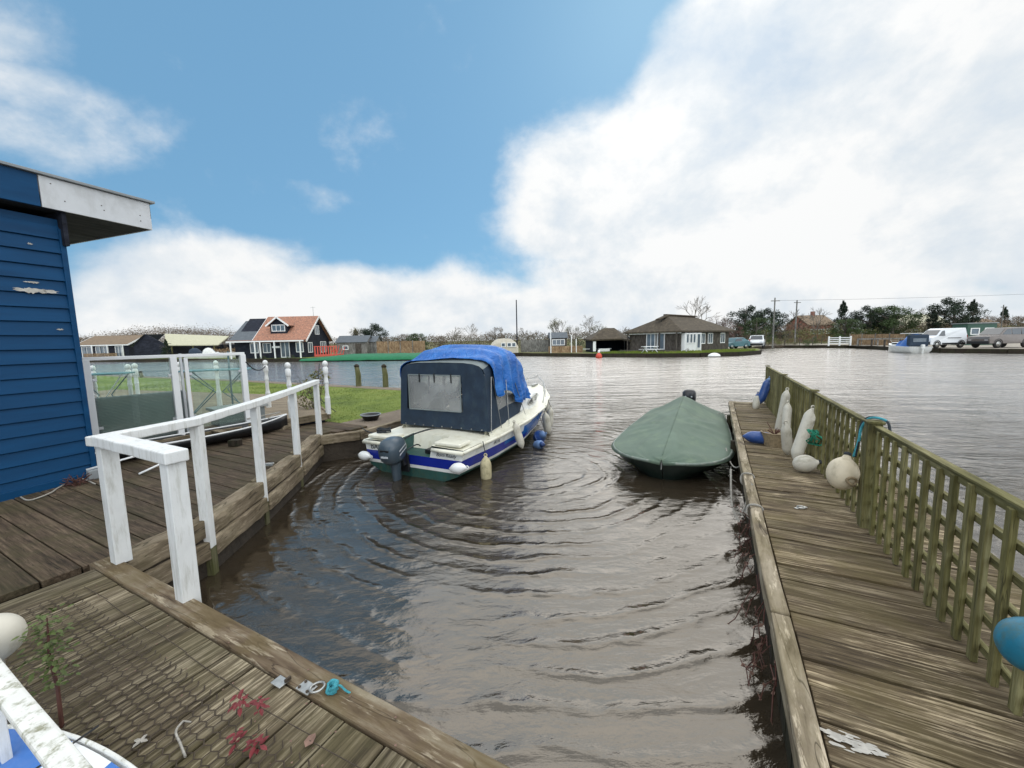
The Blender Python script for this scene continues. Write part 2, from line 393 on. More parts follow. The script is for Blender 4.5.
    def build(s, name, mats, parent=None, smooth=False, bevel=0, solid=0, subsurf=0, recalc=True):
        me = bpy.data.meshes.new(name); me.from_pydata(s.v, [], s.f)
        if not isinstance(mats, (list, tuple)): mats = [mats]
        for m in mats: me.materials.append(m)
        me.polygons.foreach_set('material_index', s.mi)
        if smooth: me.polygons.foreach_set('use_smooth', [True]*len(s.f))
        me.update()
        if recalc:
            import bmesh
            bm = bmesh.new(); bm.from_mesh(me); bmesh.ops.recalc_face_normals(bm, faces=bm.faces); bm.to_mesh(me); bm.free()
        o = bpy.data.objects.new(name, me); C.objects.link(o)
        if parent: o.parent = parent
        if solid:
            q = o.modifiers.new('solid', 'SOLIDIFY'); q.thickness = solid; q.offset = 0
        if bevel:
            q = o.modifiers.new('bevel', 'BEVEL'); q.width = bevel; q.segments = 2; q.limit_method = 'ANGLE'; q.angle_limit = radians(50)
        if subsurf:
            q = o.modifiers.new('sub', 'SUBSURF'); q.levels = subsurf; q.render_levels = subsurf
        return o

def tag(o, label=None, cat=None, group=None, kind=None):
    if label: o['label'] = label
    if cat: o['category'] = cat
    if group: o['group'] = group
    if kind: o['kind'] = kind
    return o
def thing(name, label, cat, loc=(0, 0, 0), rz=0, group=None):
    o = bpy.data.objects.new(name, None); C.objects.link(o); o.empty_display_size = .3
    o.location = loc; o.rotation_euler = (0, 0, rz)
    return tag(o, label, cat, group)
def copy_tree(o, parent=None, first=True):
    c = o.copy(); C.objects.link(c)
    if parent is not None: c.parent = parent
    for ch in list(o.children): copy_tree(ch, c, False)
    return c
def place(proto, used, loc, rz=0, label=None, sc=None, group=None):
    """first use moves the prototype, later uses copy it"""
    o = proto if not used else copy_tree(proto)
    o.location = loc; o.rotation_euler = (0, 0, rz)
    if sc is not None: o.scale = sc if hasattr(sc, '__len__') else (sc, sc, sc)
    if label: o['label'] = label
    if group: o['group'] = group
    return o
def spline(pts, n=6):
    pts = [Vector(p) for p in pts]; out = []
    for i in range(len(pts)-1):
        p0 = pts[max(i-1, 0)]; p1 = pts[i]; p2 = pts[i+1]; p3 = pts[min(i+2, len(pts)-1)]
        for k in range(n):
            t = k/n
            out.append(.5*((2*p1)+(p2-p0)*t+(2*p0-5*p1+4*p2-p3)*t*t+(3*p1-p0-3*p2+p3)*t**3))
    out.append(pts[-1]); return out
def sag(a, b, drop, n=10):
    a, b = Vector(a), Vector(b)
    return [a.lerp(b, i/n)-Vector((0, 0, 4*drop*(i/n)*(1-i/n))) for i in range(n+1)]
RNG = random.Random(7)
TH = radians(-27.6)                      # the moorings lie turned 27.6 degrees
DE1 = Vector((cos(TH), sin(TH), 0)); DE2 = Vector((-sin(TH), cos(TH), 0))
def D(a, b, z=0): return DE1*a+DE2*b+Vector((0, 0, z))


# ================================================================ SETTING
def water():
    m, t, p = newmat('brown river water')
    geo = t.node('ShaderNodeNewGeometry').outputs['Position']
    sp = t.node('ShaderNodeSeparateXYZ'); t.l.new(geo, sp.inputs[0]); x, y = sp.outputs[0], sp.outputs[1]
    wob = t.noise(t.mapping(geo, (.8, .8, .8)), 1, 4, .5)
    def rings(cx, cy, k, r0, r1):
        dx = t.m('SUBTRACT', x, cx); dy = t.m('SUBTRACT', y, cy)
        r = t.m('SQRT', t.m('ADD', t.m('MULTIPLY', dx, dx), t.m('MULTIPLY', dy, dy)))
        s = t.m('SINE', t.m('MULTIPLY', t.m('ADD', r, t.m('MULTIPLY', wob, .55)), k))
        s = t.m('POWER', t.m('MULTIPLY', t.m('ADD', s, 1.0), .5), 3.5)
        msk = t.m('MULTIPLY', t.smooth(r, r0*.4, r0), t.smooth(r, r1, r1*.55))
        return t.m('MULTIPLY', s, msk)
    amp = t.noise(t.mapping(geo, (.7, .9, 1), loc=(2, 5, 0)), 1, 4, .6)
    r1 = t.m('MULTIPLY', rings(.3, 6.3, 24, .9, 6.5), t.smooth(amp, .34, .64))
    r2 = rings(-2.0, 6.0, 21, .5, 3.2)
    w1 = t.noise(t.mapping(geo, (2.8, 6.6, 1), rot=(0, 0, radians(-12))), 1, 6, .60, .4)
    w2 = t.noise(t.mapping(geo, (1.0, 2.1, 1), rot=(0, 0, radians(15))), 1, 4, .5, .3)
    near = t.smooth(t.m('SQRT', t.m('ADD', t.m('MULTIPLY', x, x), t.m('MULTIPLY', y, y))), 3, 10)
    a1 = t.m('ADD', t.m('MULTIPLY', near, .034), .016)
    patch = t.m('ADD', t.smooth(t.noise(t.mapping(geo, (.35, .35, 1)), 1, 3), .35, .65), .35)
    h = t.m('MULTIPLY', t.m('MULTIPLY', t.m('SUBTRACT', w1, .5), a1), patch)
    h = t.m('ADD', h, t.m('MULTIPLY', t.m('SUBTRACT', w2, .5), .022))
    w3 = t.noise(t.mapping(geo, (7, 13, 1), rot=(0, 0, radians(-5))), 1, 3, .5, .2)
    h = t.m('ADD', h, t.m('MULTIPLY', t.m('SUBTRACT', w3, .5), t.m('MULTIPLY', patch, .006)))
    w4 = t.noise(t.mapping(geo, (.35, 1.3, 1), rot=(0, 0, radians(-6))), 1, 4, .6, .3)
    h = t.m('ADD', h, t.m('MULTIPLY', t.m('SUBTRACT', w4, .5), t.m('MULTIPLY', t.smooth(near, .5, 1), .22)))
    h = t.m('ADD', h, t.m('MULTIPLY', r1, .020))
    h = t.m('ADD', h, t.m('MULTIPLY', r2, .004))
    b = t.node('ShaderNodeBump'); b.inputs['Strength'].default_value = 1; b.inputs['Distance'].default_value = 1.0
    t.l.new(h, b.inputs['Height']); t.l.new(b.outputs[0], p.inputs['Normal']); t.l.new(b.outputs[0], p.inputs['Coat Normal'])
    p.inputs['Base Color'].default_value = (.034, .026, .017, 1)
    p.inputs['Specular Tint'].default_value = (1, .93, .83, 1)
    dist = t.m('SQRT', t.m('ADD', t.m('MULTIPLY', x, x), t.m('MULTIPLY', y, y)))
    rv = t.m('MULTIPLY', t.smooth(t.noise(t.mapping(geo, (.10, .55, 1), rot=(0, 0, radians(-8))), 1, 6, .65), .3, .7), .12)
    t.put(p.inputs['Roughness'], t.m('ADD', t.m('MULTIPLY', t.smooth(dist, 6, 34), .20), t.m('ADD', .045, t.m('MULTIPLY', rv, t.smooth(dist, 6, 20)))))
    t.put(p.inputs['Coat Weight'], t.smooth(dist, 5, 24)); p.inputs['Coat Roughness'].default_value = .16; p.inputs['Coat IOR'].default_value = 1.9  # coat added with distance to brighten the far water
    t.put(p.inputs['IOR'], t.m('ADD', 1.98, t.m('MULTIPLY', t.smooth(dist, 7, 26), 1.2)))  # reflectance raised with distance, putting a brighter sheen into the far water
    return m
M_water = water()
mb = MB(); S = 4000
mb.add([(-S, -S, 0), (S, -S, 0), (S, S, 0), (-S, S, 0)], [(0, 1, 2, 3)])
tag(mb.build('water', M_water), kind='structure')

def ground(name, stops, scale, rough=.95, fine=14):
    m, t, p = newmat(name)
    geo = t.node('ShaderNodeNewGeometry').outputs['Position']
    a = t.noise(t.mapping(geo, (1, 1, 1)), scale, 6, .65); f = t.noise(geo, fine, 6, .7)
    c = t.ramp(t.m('ADD', t.m('MULTIPLY', a, .6), t.m('MULTIPLY', f, .4)), stops)
    t.put(p.inputs['Base Color'], c); p.inputs['Roughness'].default_value = rough
    bump(t, p, f, .8, .04); return m
M_grass = ground('lawn grass', [(.34, (.06, .09, .010)), (.5, (.13, .18, .020)), (.66, (.23, .25, .06))], .9)
M_roughgrass = ground('rough grass', [(.3, (.07, .08, .02)), (.5, (.14, .14, .045)), (.7, (.22, .20, .09))], .3, fine=3)
M_soil = ground('dark soil', [(.3, (.02, .015, .01)), (.7, (.07, .055, .04))], 2)
M_path = ground('earth path', [(.3, (.11, .085, .06)), (.5, (.19, .15, .11)), (.7, (.27, .22, .17))], 2.5)
M_gravel = ground('pale gravel', [(.3, (.24, .21, .17)), (.7, (.42, .38, .32))], .6, fine=6)

far = [(-700, 90), (-110, 67), (-70.9, 65.1), (-45, 56), (-33.1, 50.8), (-22, 48.0), (-10.7, 46), (1.1, 51.8), (9.8, 44.5), (14, 41.4), (18.9, 40.1),
       (23, 40.6), (27, 43.5), (30.3, 48.7), (35, 58), (41.2, 61.5), (46.9, 55.5), (42.6, 43), (41.3, 38.5), (43.4, 35.0), (60, 24), (120, -30), (900, -500)]
mb = MB(); mb.prism(far+[(3500, 0), (3500, 3500), (-3500, 3500), (-3500, 200)], -.8, .35)
tag(mb.build('far_ground', M_roughgrass), kind='structure')
def sheet(name, poly, z, mat):
    m_ = MB(); m_.add([(x, y, z) for x, y in poly], [tuple(range(len(poly)))])
    return tag(m_.build(name, mat), kind='structure')
sheet('bungalow_lawn', [(9.9, 44.7), (14, 41.6), (18.9, 40.3), (22.9, 40.8), (26.8, 43.6), (29.8, 48.4), (28, 52), (9, 52)], .356, M_grass)
sheet('far_lawn', [(-33, 51.2), (-45, 56.4), (-70, 65.6), (-70, 74), (-33, 62), (-22.2, 56), (-22, 48.4)], .354, M_grass)
sheet('gravel_quay', [(46.5, 56), (42.9, 43.2), (41.6, 38.6), (43.7, 35.3), (60, 24.5), (120, -29), (160, 20), (90, 60), (60, 62)], .356, M_gravel)
sheet('car_park', [(27.5, 51), (34, 58.6), (41, 62), (46, 57), (60, 62), (50, 78), (24, 70)], .352, M_gravel)

# low timber edging along the far banks
def edging(name, pts, label, z1, mat=M_darkpile, th=.12, z0=-.5):
    m_ = MB()
    for a, b in zip(pts[:-1], pts[1:]):
        a, b = Vector((*a, 0)), Vector((*b, 0)); d = (b-a); n = max(1, int(d.length/2.2)); d.normalize(); nn = Vector((d.y, -d.x, 0))
        for i in range(n):
            p, q = a.lerp(b, i/n), a.lerp(b, (i+1)/n)
            c = (p+q)/2+nn*th*.4
            m_.beam((*(p+nn*.06).xy, (z0+z1)/2+RNG.uniform(-.02, .02)), (*(q+nn*.06).xy, (z0+z1)/2+RNG.uniform(-.02, .02)), th, z1-z0)
    o = m_.build(name, mat); return tag(o, label, 'quay edge')
edging('bank_edging', far[1:8], 'dark timber edging along the far left bank below the houses', .42)
edging('bank_edging', far[7:14], 'dark timber edging round the lawn of the dark-roofed bungalow', .40)
edging('bank_edging', far[14:22], 'dark timber edging of the gravel quay by the vans', .42)

# ---- near bank on the left: earth, lawn, path
quay = [D(-3.97, 1.15), D(-4.13, 1.80), D(-4.70, 2.65), D(-5.45, 3.63), D(-6.28, 4.61), Vector((-2.86, 7.3, 0)), Vector((-2.2, 8.6, 0)), Vector((-1.25, 10.3, 0)), Vector((-.4, 12.0, 0))]
quay[4] = Vector((-3.42, 6.95, 0))
near_poly = [(p.x, p.y) for p in quay]+[(-.9, 12.9), (-4.1, 14.5), (-13.1, 19.3), (-25.8, 25.2), (-70, 45), (-90, -30), (-12, -20), (-6.6, -3), (D(-4.05, 0).x, D(-4.05, 0).y)]
mb = MB(); mb.prism(near_poly, -.8, .40)
tag(mb.build('near_ground', M_soil), kind='structure')
lawn_poly = [(-3.25, 8.0), (-2.6, 9.3), (-1.75, 11), (-1.2, 12.6), (-4.1, 14.2), (-13.1, 19.0), (-25.8, 24.9), (-68, 43.5), (-60, 10), (-12.5, 9), (-5, 8.2)]
sheet('lawn', lawn_poly, .455, M_grass)
path_poly = [(-2.95, 7.3), (-2.28, 8.6), (-1.33, 10.3), (-.5, 12.0), (-1.0, 12.75), (-4.1, 14.35), (-13.1, 19.15), (-25.8, 25.05), (-68, 44), (-68, 43.0), (-25.8, 24.5), (-13.1, 18.6), (-4.2, 13.8), (-1.6, 12.4), (-2.1, 11), (-2.95, 9.3), (-3.6, 8.1), (-4.6, 7.2), (-3.5, 6.95)]
m_ = MB(); m_.prism(path_poly, .38, .462); tag(m_.build('quay_path', M_path), kind='structure')

# grass blades on the near lawn
def inside(x, y, poly):
    c = False; j = len(poly)-1
    for i in range(len(poly)):
        xi, yi = poly[i]; xj, yj = poly[j]
        if (yi > y) != (yj > y) and x < (xj-xi)*(y-yi)/(yj-yi)+xi: c = not c
        j = i
    return c
mb = MB(); k = 0
path_bits = path_poly
while k < 42000:
    x = RNG.uniform(-16, -1.2); y = RNG.uniform(8, 19)
    if not inside(x, y, lawn_poly) or (inside(x, y, path_poly) and RNG.random() > .1): continue
    k += 1
    h = RNG.uniform(.012, .038)*(1+1.0*max(0, mnoise.noise(Vector((x, y, 0))))); a = RNG.uniform(0, 6.28); w = .006
    dx, dy = cos(a)*w, sin(a)*w; lx, ly = RNG.uniform(-.02, .02), RNG.uniform(-.02, .02)
    mb.add([(x-dx, y-dy, .45), (x+dx, y+dy, .45), (x+lx, y+ly, .45+h)], [(0, 1, 2)])
tag(mb.build('grass_tufts', M_grass, recalc=False), 'short green grass growing on the lawn behind the quay', 'grass', kind='stuff')
mb = MB()
for k in range(5000):
    s_ = RNG.random(); seg = RNG.choice(range(8, 12))
    p, q = Vector(far[seg]), Vector(far[seg+1]); v = p.lerp(q, s_)
    d = (q-p).normalized(); v += Vector((-d.y, d.x))*RNG.uniform(.1, 3.5); h = RNG.uniform(.05, .3)
    mb.add([(v.x-.05, v.y, .34), (v.x+.05, v.y, .34), (v.x, v.y, .35+h)], [(0, 1, 2)])
tag(mb.build('far_grass_tufts', M_grass, recalc=False), 'longer green grass along the edge of the bungalow lawn', 'grass', kind='stuff')

# ---- timber quay on the left
q_root = thing('timber_quay', 'old timber quay edge with stacked weathered beams below the white handrail', 'quay edge', (0, 0, 0))
mb = MB()
for a, b in zip(quay[:-1], quay[1:]):
    d = (b-a); L = d.length; d.normalize(); n = max(1, int(L/.17)); nn = Vector((d.y, -d.x, 0))
    for i in range(n):
        c = a+d*(i+.5)*L/n-nn*.03
        hgt = RNG.uniform(-.015, .015)
        mb.box((c.x, c.y, -.18+hgt), (L/n*.97, .05, .98), rz=atan2(d.y, d.x))
mb.build('pile_boards', M_darkpile, q_root, bevel=.006)
M_beamlong = None
def beammat(name, **k):
    return wood(name, (.06, .042, .026), (.19, .15, .10), (.34, .28, .20), axis='y', island=.15, grain=14, **k)
M_bq = beammat('quay beam timber', moss=(.10, .09, .035), mossamt=.3)
def local_beam(name, a, b, w, h, mat, parent, bev=.012, wig=.006):
    """a beam with its own axes so that the grain runs along it"""
    a, b = Vector(a), Vector(b); d = b-a; L = d.length
    m_ = MB(); n = 10; P = []
    for i in range(n+1):
        yy = -L/2+L*i/n
        ox, oz = RNG.uniform(-wig, wig), RNG.uniform(-wig, wig)
        P.append([(-w/2+ox, yy, -h/2+oz), (w/2+ox, yy, -h/2+oz), (w/2+ox*.5, yy, h/2+oz), (-w/2+ox, yy, h/2+oz*.4)])
    m_.grid(P, wrap=True); o_ = len(m_.v)
    m_.f.append((0, 1, 2, 3)); m_.mi.append(0); m_.f.append((o_-1, o_-2, o_-3, o_-4)); m_.mi.append(0)
    o = m_.build(name, mat, parent, bevel=bev)
    q = d.to_track_quat('Y', 'Z'); o.rotation_mode = 'QUATERNION'; o.rotation_quaternion = q; o.location = (a+b)/2
    return o
for i in range(4):
    a, b = quay[i], quay[i+1]; d = (b-a).normalized(); nn = Vector((d.y, -d.x, 0))
    for lvl, (z, off, w) in enumerate(((.43, .0, .17), (.24, .035, .15))):
        aa = a+d*.035-nn*(.06-off); bb = b-d*.02-nn*(.06-off)
        local_beam('edge_beam', (aa.x, aa.y, z+RNG.uniform(-.01, .01)), (bb.x, bb.y, z+RNG.uniform(-.015, .015)), w, .17, M_bq, q_root)
for i in range(4, 8):
    a, b = quay[i], quay[i+1]
    local_beam('edge_beam', (a.x, a.y, .40), (b.x, b.y, .40), .12, .16, M_bq, q_root)

# ---- left deck: brown boards running parallel to the front edge
deck_root = thing('left_deck', 'brown boarded deck between the blue hut and the white handrail', 'deck', (0, 0, 0), TH)
mb = MB(); b = -.85
while b < 6.2:
    w = RNG.uniform(.19, .22)
    # right end follows the quay line
    def quay_a(bb):
        pts = [(-4.08, -9), (-4.08, 1.15), (-4.22, 1.80), (-4.80, 2.65), (-5.55, 3.63), (-6.35, 4.61), (-5.98, 5.13), (-5.98, 9)]
        for (a0, b0), (a1, b1) in zip(pts[:-1], pts[1:]):
            if b0 <= bb <= b1: return a0+(a1-a0)*(bb-b0)/(b1-b0)
        return -6
    if b > 5.4: break
    a1 = quay_a(b+.1)-.055
    a = a1; first = True
    while a > -12:
        L = RNG.uniform(2.4, 3.6) if not first else RNG.uniform(1.2, 3.2); first = False
        mb.box((a-L/2, b+w/2, .475+RNG.uniform(-.004, .004)), (L-.006, w-.010, .05)); a -= L
    b += w
mb.build('deck_boards', M_deckleft, deck_root, bevel=.004)

# ---- front landing stage
fr = thing('front_landing_stage', 'weathered landing stage with mossy edge beam and wire netting in the foreground', 'landing stage', (0, 0, 0), TH)
mb = MB(); a = -4.02
while a < .28:
    w = RNG.uniform(.20, .24)
    mb.box((a+w/2, -.62+RNG.uniform(-.003, .003), .475+RNG.uniform(-.004, .004)), (w-.010, 3.28, .05)); a += w
mb.build('deck_boards', M_decky, fr, bevel=.004)
eb = local_beam('edge_beam', (-4.13, 1.095, .455), (.28, 1.095, .455), .135, .11, M_beamx if False else M_bq, fr, bev=.01, wig=.004)
M_edge = wood('mossy landing beam', (.05, .03, .018), (.15, .11, .07), (.30, .26, .19), axis='y', moss=(.115, .085, .035), mossamt=.6, island=.1, grain=20, bleach=.55)
eb.data.materials.clear(); eb.data.materials.append(M_edge)
mb = MB(); a = -3.9
while a < .25:
    mb.box((a, 1.10, -.2), (.17, .05, 1.2)); a += .18
mb.build('pile_boards', M_darkpile, fr)
for a_ in (-3.4, -2.1, -.8):
    mb = MB(); mb.box((a_, .2, -.3), (.12, .12, 1.4)); mb.build('pile', M_darkpile, fr)

# chicken wire stapled on the stage
def hexwire(name, a0, a1, b0, b1, z, s=.031):
    m_ = MB(); r = .0021
    dx = s*sqrt(3); dy = s*1.5; done = set(); nj = int((b1-b0)/dy); ni = int((a1-a0)/dx)
    for j in range(nj):
        for i in range(ni):
            cx = a0+i*dx+(dx/2 if j % 2 else 0); cy = b0+j*dy
            V = [(cx+s*sin(pi/3*k), cy+s*cos(pi/3*k)) for k in range(6)]
            for k in (0, 1, 2):
                p, q = V[k], V[(k+1) % 6]
                zz = z+.004*mnoise.noise(Vector((cx*4, cy*4, 1)))
                d = Vector((q[0]-p[0], q[1]-p[1], 0)).normalized(); n_ = Vector((-d.y, d.x, 0))*r*1.3
                P0 = Vector((p[0], p[1], zz)); Q0 = Vector((q[0], q[1], zz))
                m_.add([P0-n_, P0+n_, P0+Vector((0, 0, r*1.6)), Q0-n_, Q0+n_, Q0+Vector((0, 0, r*1.6))], [(0, 3, 5, 2), (2, 5, 4, 1), (0, 1, 4, 3)])
    return m_
root = thing('wire_netting', 'rusty hexagonal wire netting laid flat over the foreground boards', 'netting', (0, 0, 0), TH)
hexwire('netting', -3.75, .2, .30, .90, .508).build('mesh', M_rust, root, recalc=False)
mb = MB()
for k in range(12): mb.tube([(-3.75+k*.33, .90+RNG.uniform(-.012, .012), .508), (-3.75+(k+1)*.33, .90+RNG.uniform(-.012, .012), .508)], .002, 5)
mb.build('edge_wire', M_rust, root)
# nettle: mossy bits and pale specks on the stage
mb = MB()
for k in range(260):
    a_, b_ = RNG.uniform(-3.9, .2), RNG.uniform(.0, 1.12)
    s_ = RNG.uniform(.002, .007); z = .504 if b_ < .99 else .514
    mb.add([(a_-s_, b_, z), (a_, b_-s_*.7, z+.002), (a_+s_, b_, z+.001), (a_, b_+s_, z+.003)], [(0, 1, 2, 3)])
o = mb.build('debris_specks', M_dryleaf, None, recalc=False); o.rotation_euler = (0, 0, TH)
tag(o, 'scattered pale specks and leaf crumbs on the foreground boards', 'debris', kind='stuff')

# ---- right jetty
jt = thing('jetty', 'long narrow weathered jetty running away beside the lattice fence', 'jetty', (0, 0, 0), TH)
mb = MB(); b = -.8
while b < 10.66:
    w = RNG.uniform(.17, .215); fa = .415-(b-1.15)*.0115
    sk = RNG.uniform(-.004, .004)
    a0 = fa+.006; a1 = 1.78-(b-1.15)*.02
    z = .475+RNG.uniform(-.006, .006)
    mb.box(((a0+a1)/2, b+w/2, z), (a1-a0, w-.011, .05), rz=sk); b += w
mb.build('deck_boards', M_deckx, jt, bevel=.004)
M_bj = wood('bleached jetty beam', (.07, .05, .03), (.25, .205, .14), (.42, .36, .27), axis='y', moss=(.17, .14, .06), mossamt=.3, island=.2, grain=15, bleach=.6)
for b0, b1 in ((-.8, 2.55), (2.56, 5.6), (5.61, 8.4), (8.41, 10.7)):
    f0, f1 = .36-(b0-1.15)*.0115, .36-(b1-1.15)*.0115
    local_beam('edge_beam', (f0, b0, .475), (f1, b1, .475), .095, .12, M_bj, jt, bev=.01, wig=.005)
local_beam('end_beam', (.2, 10.72, .49), (1.6, 10.72, .49), .10, .10, M_bj, jt)
mb = MB(); mb2 = MB(); b = -.7
while b < 10.6:
    f0 = .37-(b-1.15)*.0115
    mb.box((f0+.02, b, -.15), (.04, .176, 1.1)); mb2.box((1.70-(b-1.15)*.02, b, -.15), (.04, .176, 1.1)); b += .18
mb.build('pile_boards', M_darkpile, jt); mb2.build('pile_boards', M_darkpile, jt)
for b in (7.1, 9.4):
    f0 = .30-(b-1.15)*.0115
    m_ = MB(); m_.tube([(f0, b, -.6), (f0+.005, b, .44)], .055, 9); m_.build('pile', M_darkpile, jt)
# flaking white paint on the near jetty boards
m_ = MB(); gp = Vector((1.30,1.40)); pa, pb = gp.dot(DE1.xy), gp.dot(DE2.xy)
for k in range(46):
    ca, cb = RNG.gauss(0, .055), RNG.gauss(0, .020); L_, w_ = RNG.uniform(.006, .034), RNG.uniform(.003, .009)
    m_.add([(pa+ca+L_*cos(q)*RNG.uniform(.7, 1.1), pb+cb+w_*sin(q)*RNG.uniform(.6, 1.2), .5085+k*.00003) for q in [i_*2*pi/9 for i_ in range(9)]], [tuple(range(9))])
o = m_.build('paint_flakes', M_flake, None, recalc=False); o.rotation_euler = (0, 0, TH)
tag(o, 'flaking splash of white paint on the near jetty boards', 'paint flakes')

# ---- lattice fence on the jetty
def fence_line(b): return 1.19-(b-1.15)*.0217
fe = thing('lattice_fence', 'green stained timber lattice fence standing along the jetty', 'fence', (0, 0, 0), TH)
posts = [2.0, 4.14, 6.2, 8.5, 10.82]
for i, b in enumerate(posts):
    w = (.06, .095, .07, .07, .07)[i]
    m_ = MB(); m_.box((fence_line(b)-.015, b, .93), (w, w, .90 if i == 1 else .87)); 
    o = m_.build('post', M_fencewood, fe, bevel=.006)
    m_ = MB(); m_.box((fence_line(b)-.015, b, 1.385), (w+.02, w+.02, .02)); m_.build('cap', M_fencerail, o, bevel=.004)
prev = -.2
for i, (b0, b1) in enumerate(((-.3, 2.0), (2.0, 4.14), (4.14, 6.2), (6.2, 8.5), (8.5, 10.82))):
    m_ = MB(); n = 14 if i > 1 else 13
    n = int(round((b1-b0)/.158))
    dense = 1 if i >= 3 else 0
    cnt = n*2 if i == 4 else n
    for k in range(1, cnt):
        b = b0+(b1-b0)*k/cnt+RNG.uniform(-.006, .006)
        m_.box((fence_line(b)-.022, b, .92+RNG.uniform(-.006, .006)), (.026, .044, .83), M=Matrix.Rotation(RNG.uniform(-.008, .008), 3, 'X'))
    m_.build('upright_slats', M_fencewood, fe, bevel=.003)
    m_ = MB()
    for z in (.58, .73, .875, 1.025, 1.17):
        m_.beam((fence_line(b0)+.006, b0+.03, z), (fence_line(b1)+.006, b1-.03, z), .026, .036)
    m_.beam((fence_line(b0)-.002, b0+.03, 1.325), (fence_line(b1)-.002, b1-.03, 1.325), .036, .045)
    m_.beam((fence_line(b0)-.004, b0+.03, 1.356), (fence_line(b1)-.004, b1-.03, 1.356), .05, .014)
    m_.build('rails', M_fencerail, fe, bevel=.003)

# ---- white handrail
hr = thing('handrail', 'white painted post and rail handrail along the left quay', 'handrail')
ptops = []
hp = [((-2.97, 2.86), 1.40), ((-2.82, 3.51), 1.40), ((-2.95, 4.53), 1.40), ((-3.18, 5.75), 1.40), ((-3.45, 7.0), 1.40)]
for i, ((x, y), zt) in enumerate(hp):
    z0 = .5 if i == 0 else -.1
    w = .098 if i == 0 else .078
    ang = TH if i == 0 else radians(5)
    m_ = MB(); m_.box((x, y, (zt+z0+(.0 if i == 0 else .36))/2), (w, w, zt-z0-(.0 if i == 0 else .36)), rz=ang)
    m_.build('post', M_whitepaint, hr, bevel=.006)
    if i:
        m_ = MB(); m_.box((x, y, .07), (w*.98, w*.98, .38), rz=ang); m_.build('post_foot', M_post, hr, bevel=.006)
m_ = MB(); m_.box((-3.06, 2.93, .93), (.06, .05, .86), rz=TH); m_.build('post', M_whitepaint, hr, bevel=.006)
m_ = MB(); m_.box((-2.10, 2.40, .70), (.10, .10, 1.42), rz=TH); m_.build('post', M_whitepaint, hr, bevel=.006)
def rail(name, a, b, w, h, mat, parent): return local_beam(name, a, b, w, h, mat, parent, bev=.008, wig=.002)
rail('top_rail', (-3.02, 2.80, 1.438), (-2.81, 3.51, 1.438), .12, .07, M_whitepaint, hr)
for k in range(1, 4):
    (x0, y0), _ = hp[k]; (x1, y1), _ = hp[k+1]
    rail('top_rail', (x0, y0, 1.438), (x1+(.0 if k < 3 else -.01), y1+(.0 if k < 3 else .06), 1.438), .10, .07, M_whitepaint, hr)
e = DE1
rail('top_rail', (-3.01, 2.87, 1.4405), (-2.03, 2.357, 1.4405), .125, .075, M_whitepaint, hr)

# near rail in the foreground corner
nr = thing('foreground_rail', 'mossy white rail on thin posts in the near left corner', 'handrail', (0, 0, 0), TH)
rail('top_rail', (-3.6, .285, .985), (-.35, .285, .985), .058, .03, M_whitemoss, nr)
for a in (-2.35, -1.42, -.7):
    m_ = MB(); m_.box((a, .30, .735), (.028, .028, .47)); m_.build('post', M_whitepaint, nr, bevel=.004)


# ================================================================ BLUE HUT
hc = Vector((-5.25, 4.87, 0)); hang = radians(90-20)          # wall runs along local +x
hut = thing('blue_hut', 'navy blue weatherboarded hut with a white roof fascia at the left', 'hut', (hc.x, hc.y, .0), hang)
# local: x along the wall (towards the far corner at 0), y = outwards is -y
mb = MB(); z = .52
while z < 3.45:
    h = .158
    mb.xprism([(-.002, z), (-.034, z+.004), (-.012, z+h-.006), (-.002, z+h-.006)], -7, -.02)
    z += h
mb.build('weatherboards', M_hutblue, hut, bevel=.002)
mb = MB(); mb.box((-3.5, 1.6, 2.05), (6.98, 3.2, 3.1)); mb.build('walls', M_hutblue, hut)
mb = MB(); mb.box((-.012, -.015, 2.0), (.05, .055, 2.98)); mb.build('corner_board', M_hutblue, hut, bevel=.003)
mb = MB(); mb.box((-3.5, -.02, .50), (7, .06, .16)); mb.build('base_board', M_hutblue, hut, bevel=.004)
# roof: overhangs the far end
mb = MB(); mb.box((-3.1, 1.5, 3.92), (7.9, 3.3, .20)); mb.build('roof', M_felt, hut)
mb = MB(); mb.box((-3.1, 1.5, 4.035), (7.98, 3.4, .03)); mb.build('roof_edge', M_plastergrey, hut, bevel=.004)
mb = MB(); mb.box((.325, -.15, 3.845), (1.03, .022, .34)); mb.build('white_fascia', M_fascia, hut, bevel=.003)
mb = MB(); mb.box((-3.6, -.148, 3.845), (6.8, .022, .34)); mb.build('blue_fascia', M_hutblue, hut, bevel=.003)
mb = MB(); mb.box((.84, 1.5, 3.845), (.022, 3.3, .34)); mb.build('end_fascia', M_fascia, hut, bevel=.003)
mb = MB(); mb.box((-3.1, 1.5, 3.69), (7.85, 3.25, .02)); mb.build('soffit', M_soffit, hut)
mb = MB(); mb.box((-.0, 1.5, 3.5), (.04, 3.2, .4)); mb.build('gable_board', M_blackwood, hut)
for k, (x, z) in enumerate(((-.03, 3.80), (.35, 3.86), (.37, 3.78), (.75, 3.88), (.2, 3.99), (.74, 3.76))):
    pass
for x, z in ((.0, 3.79), (.33, 3.84), (.35, 3.79), (.72, 3.83), (.72, 3.76), (-.1, 3.95)):
    mb = MB(); mb.lathe([(.006, 0), (.006, .004)], 8, (x, -.162, z), Matrix.Rotation(radians(90), 3, 'X')); mb.build('fixing', M_rust, hut)
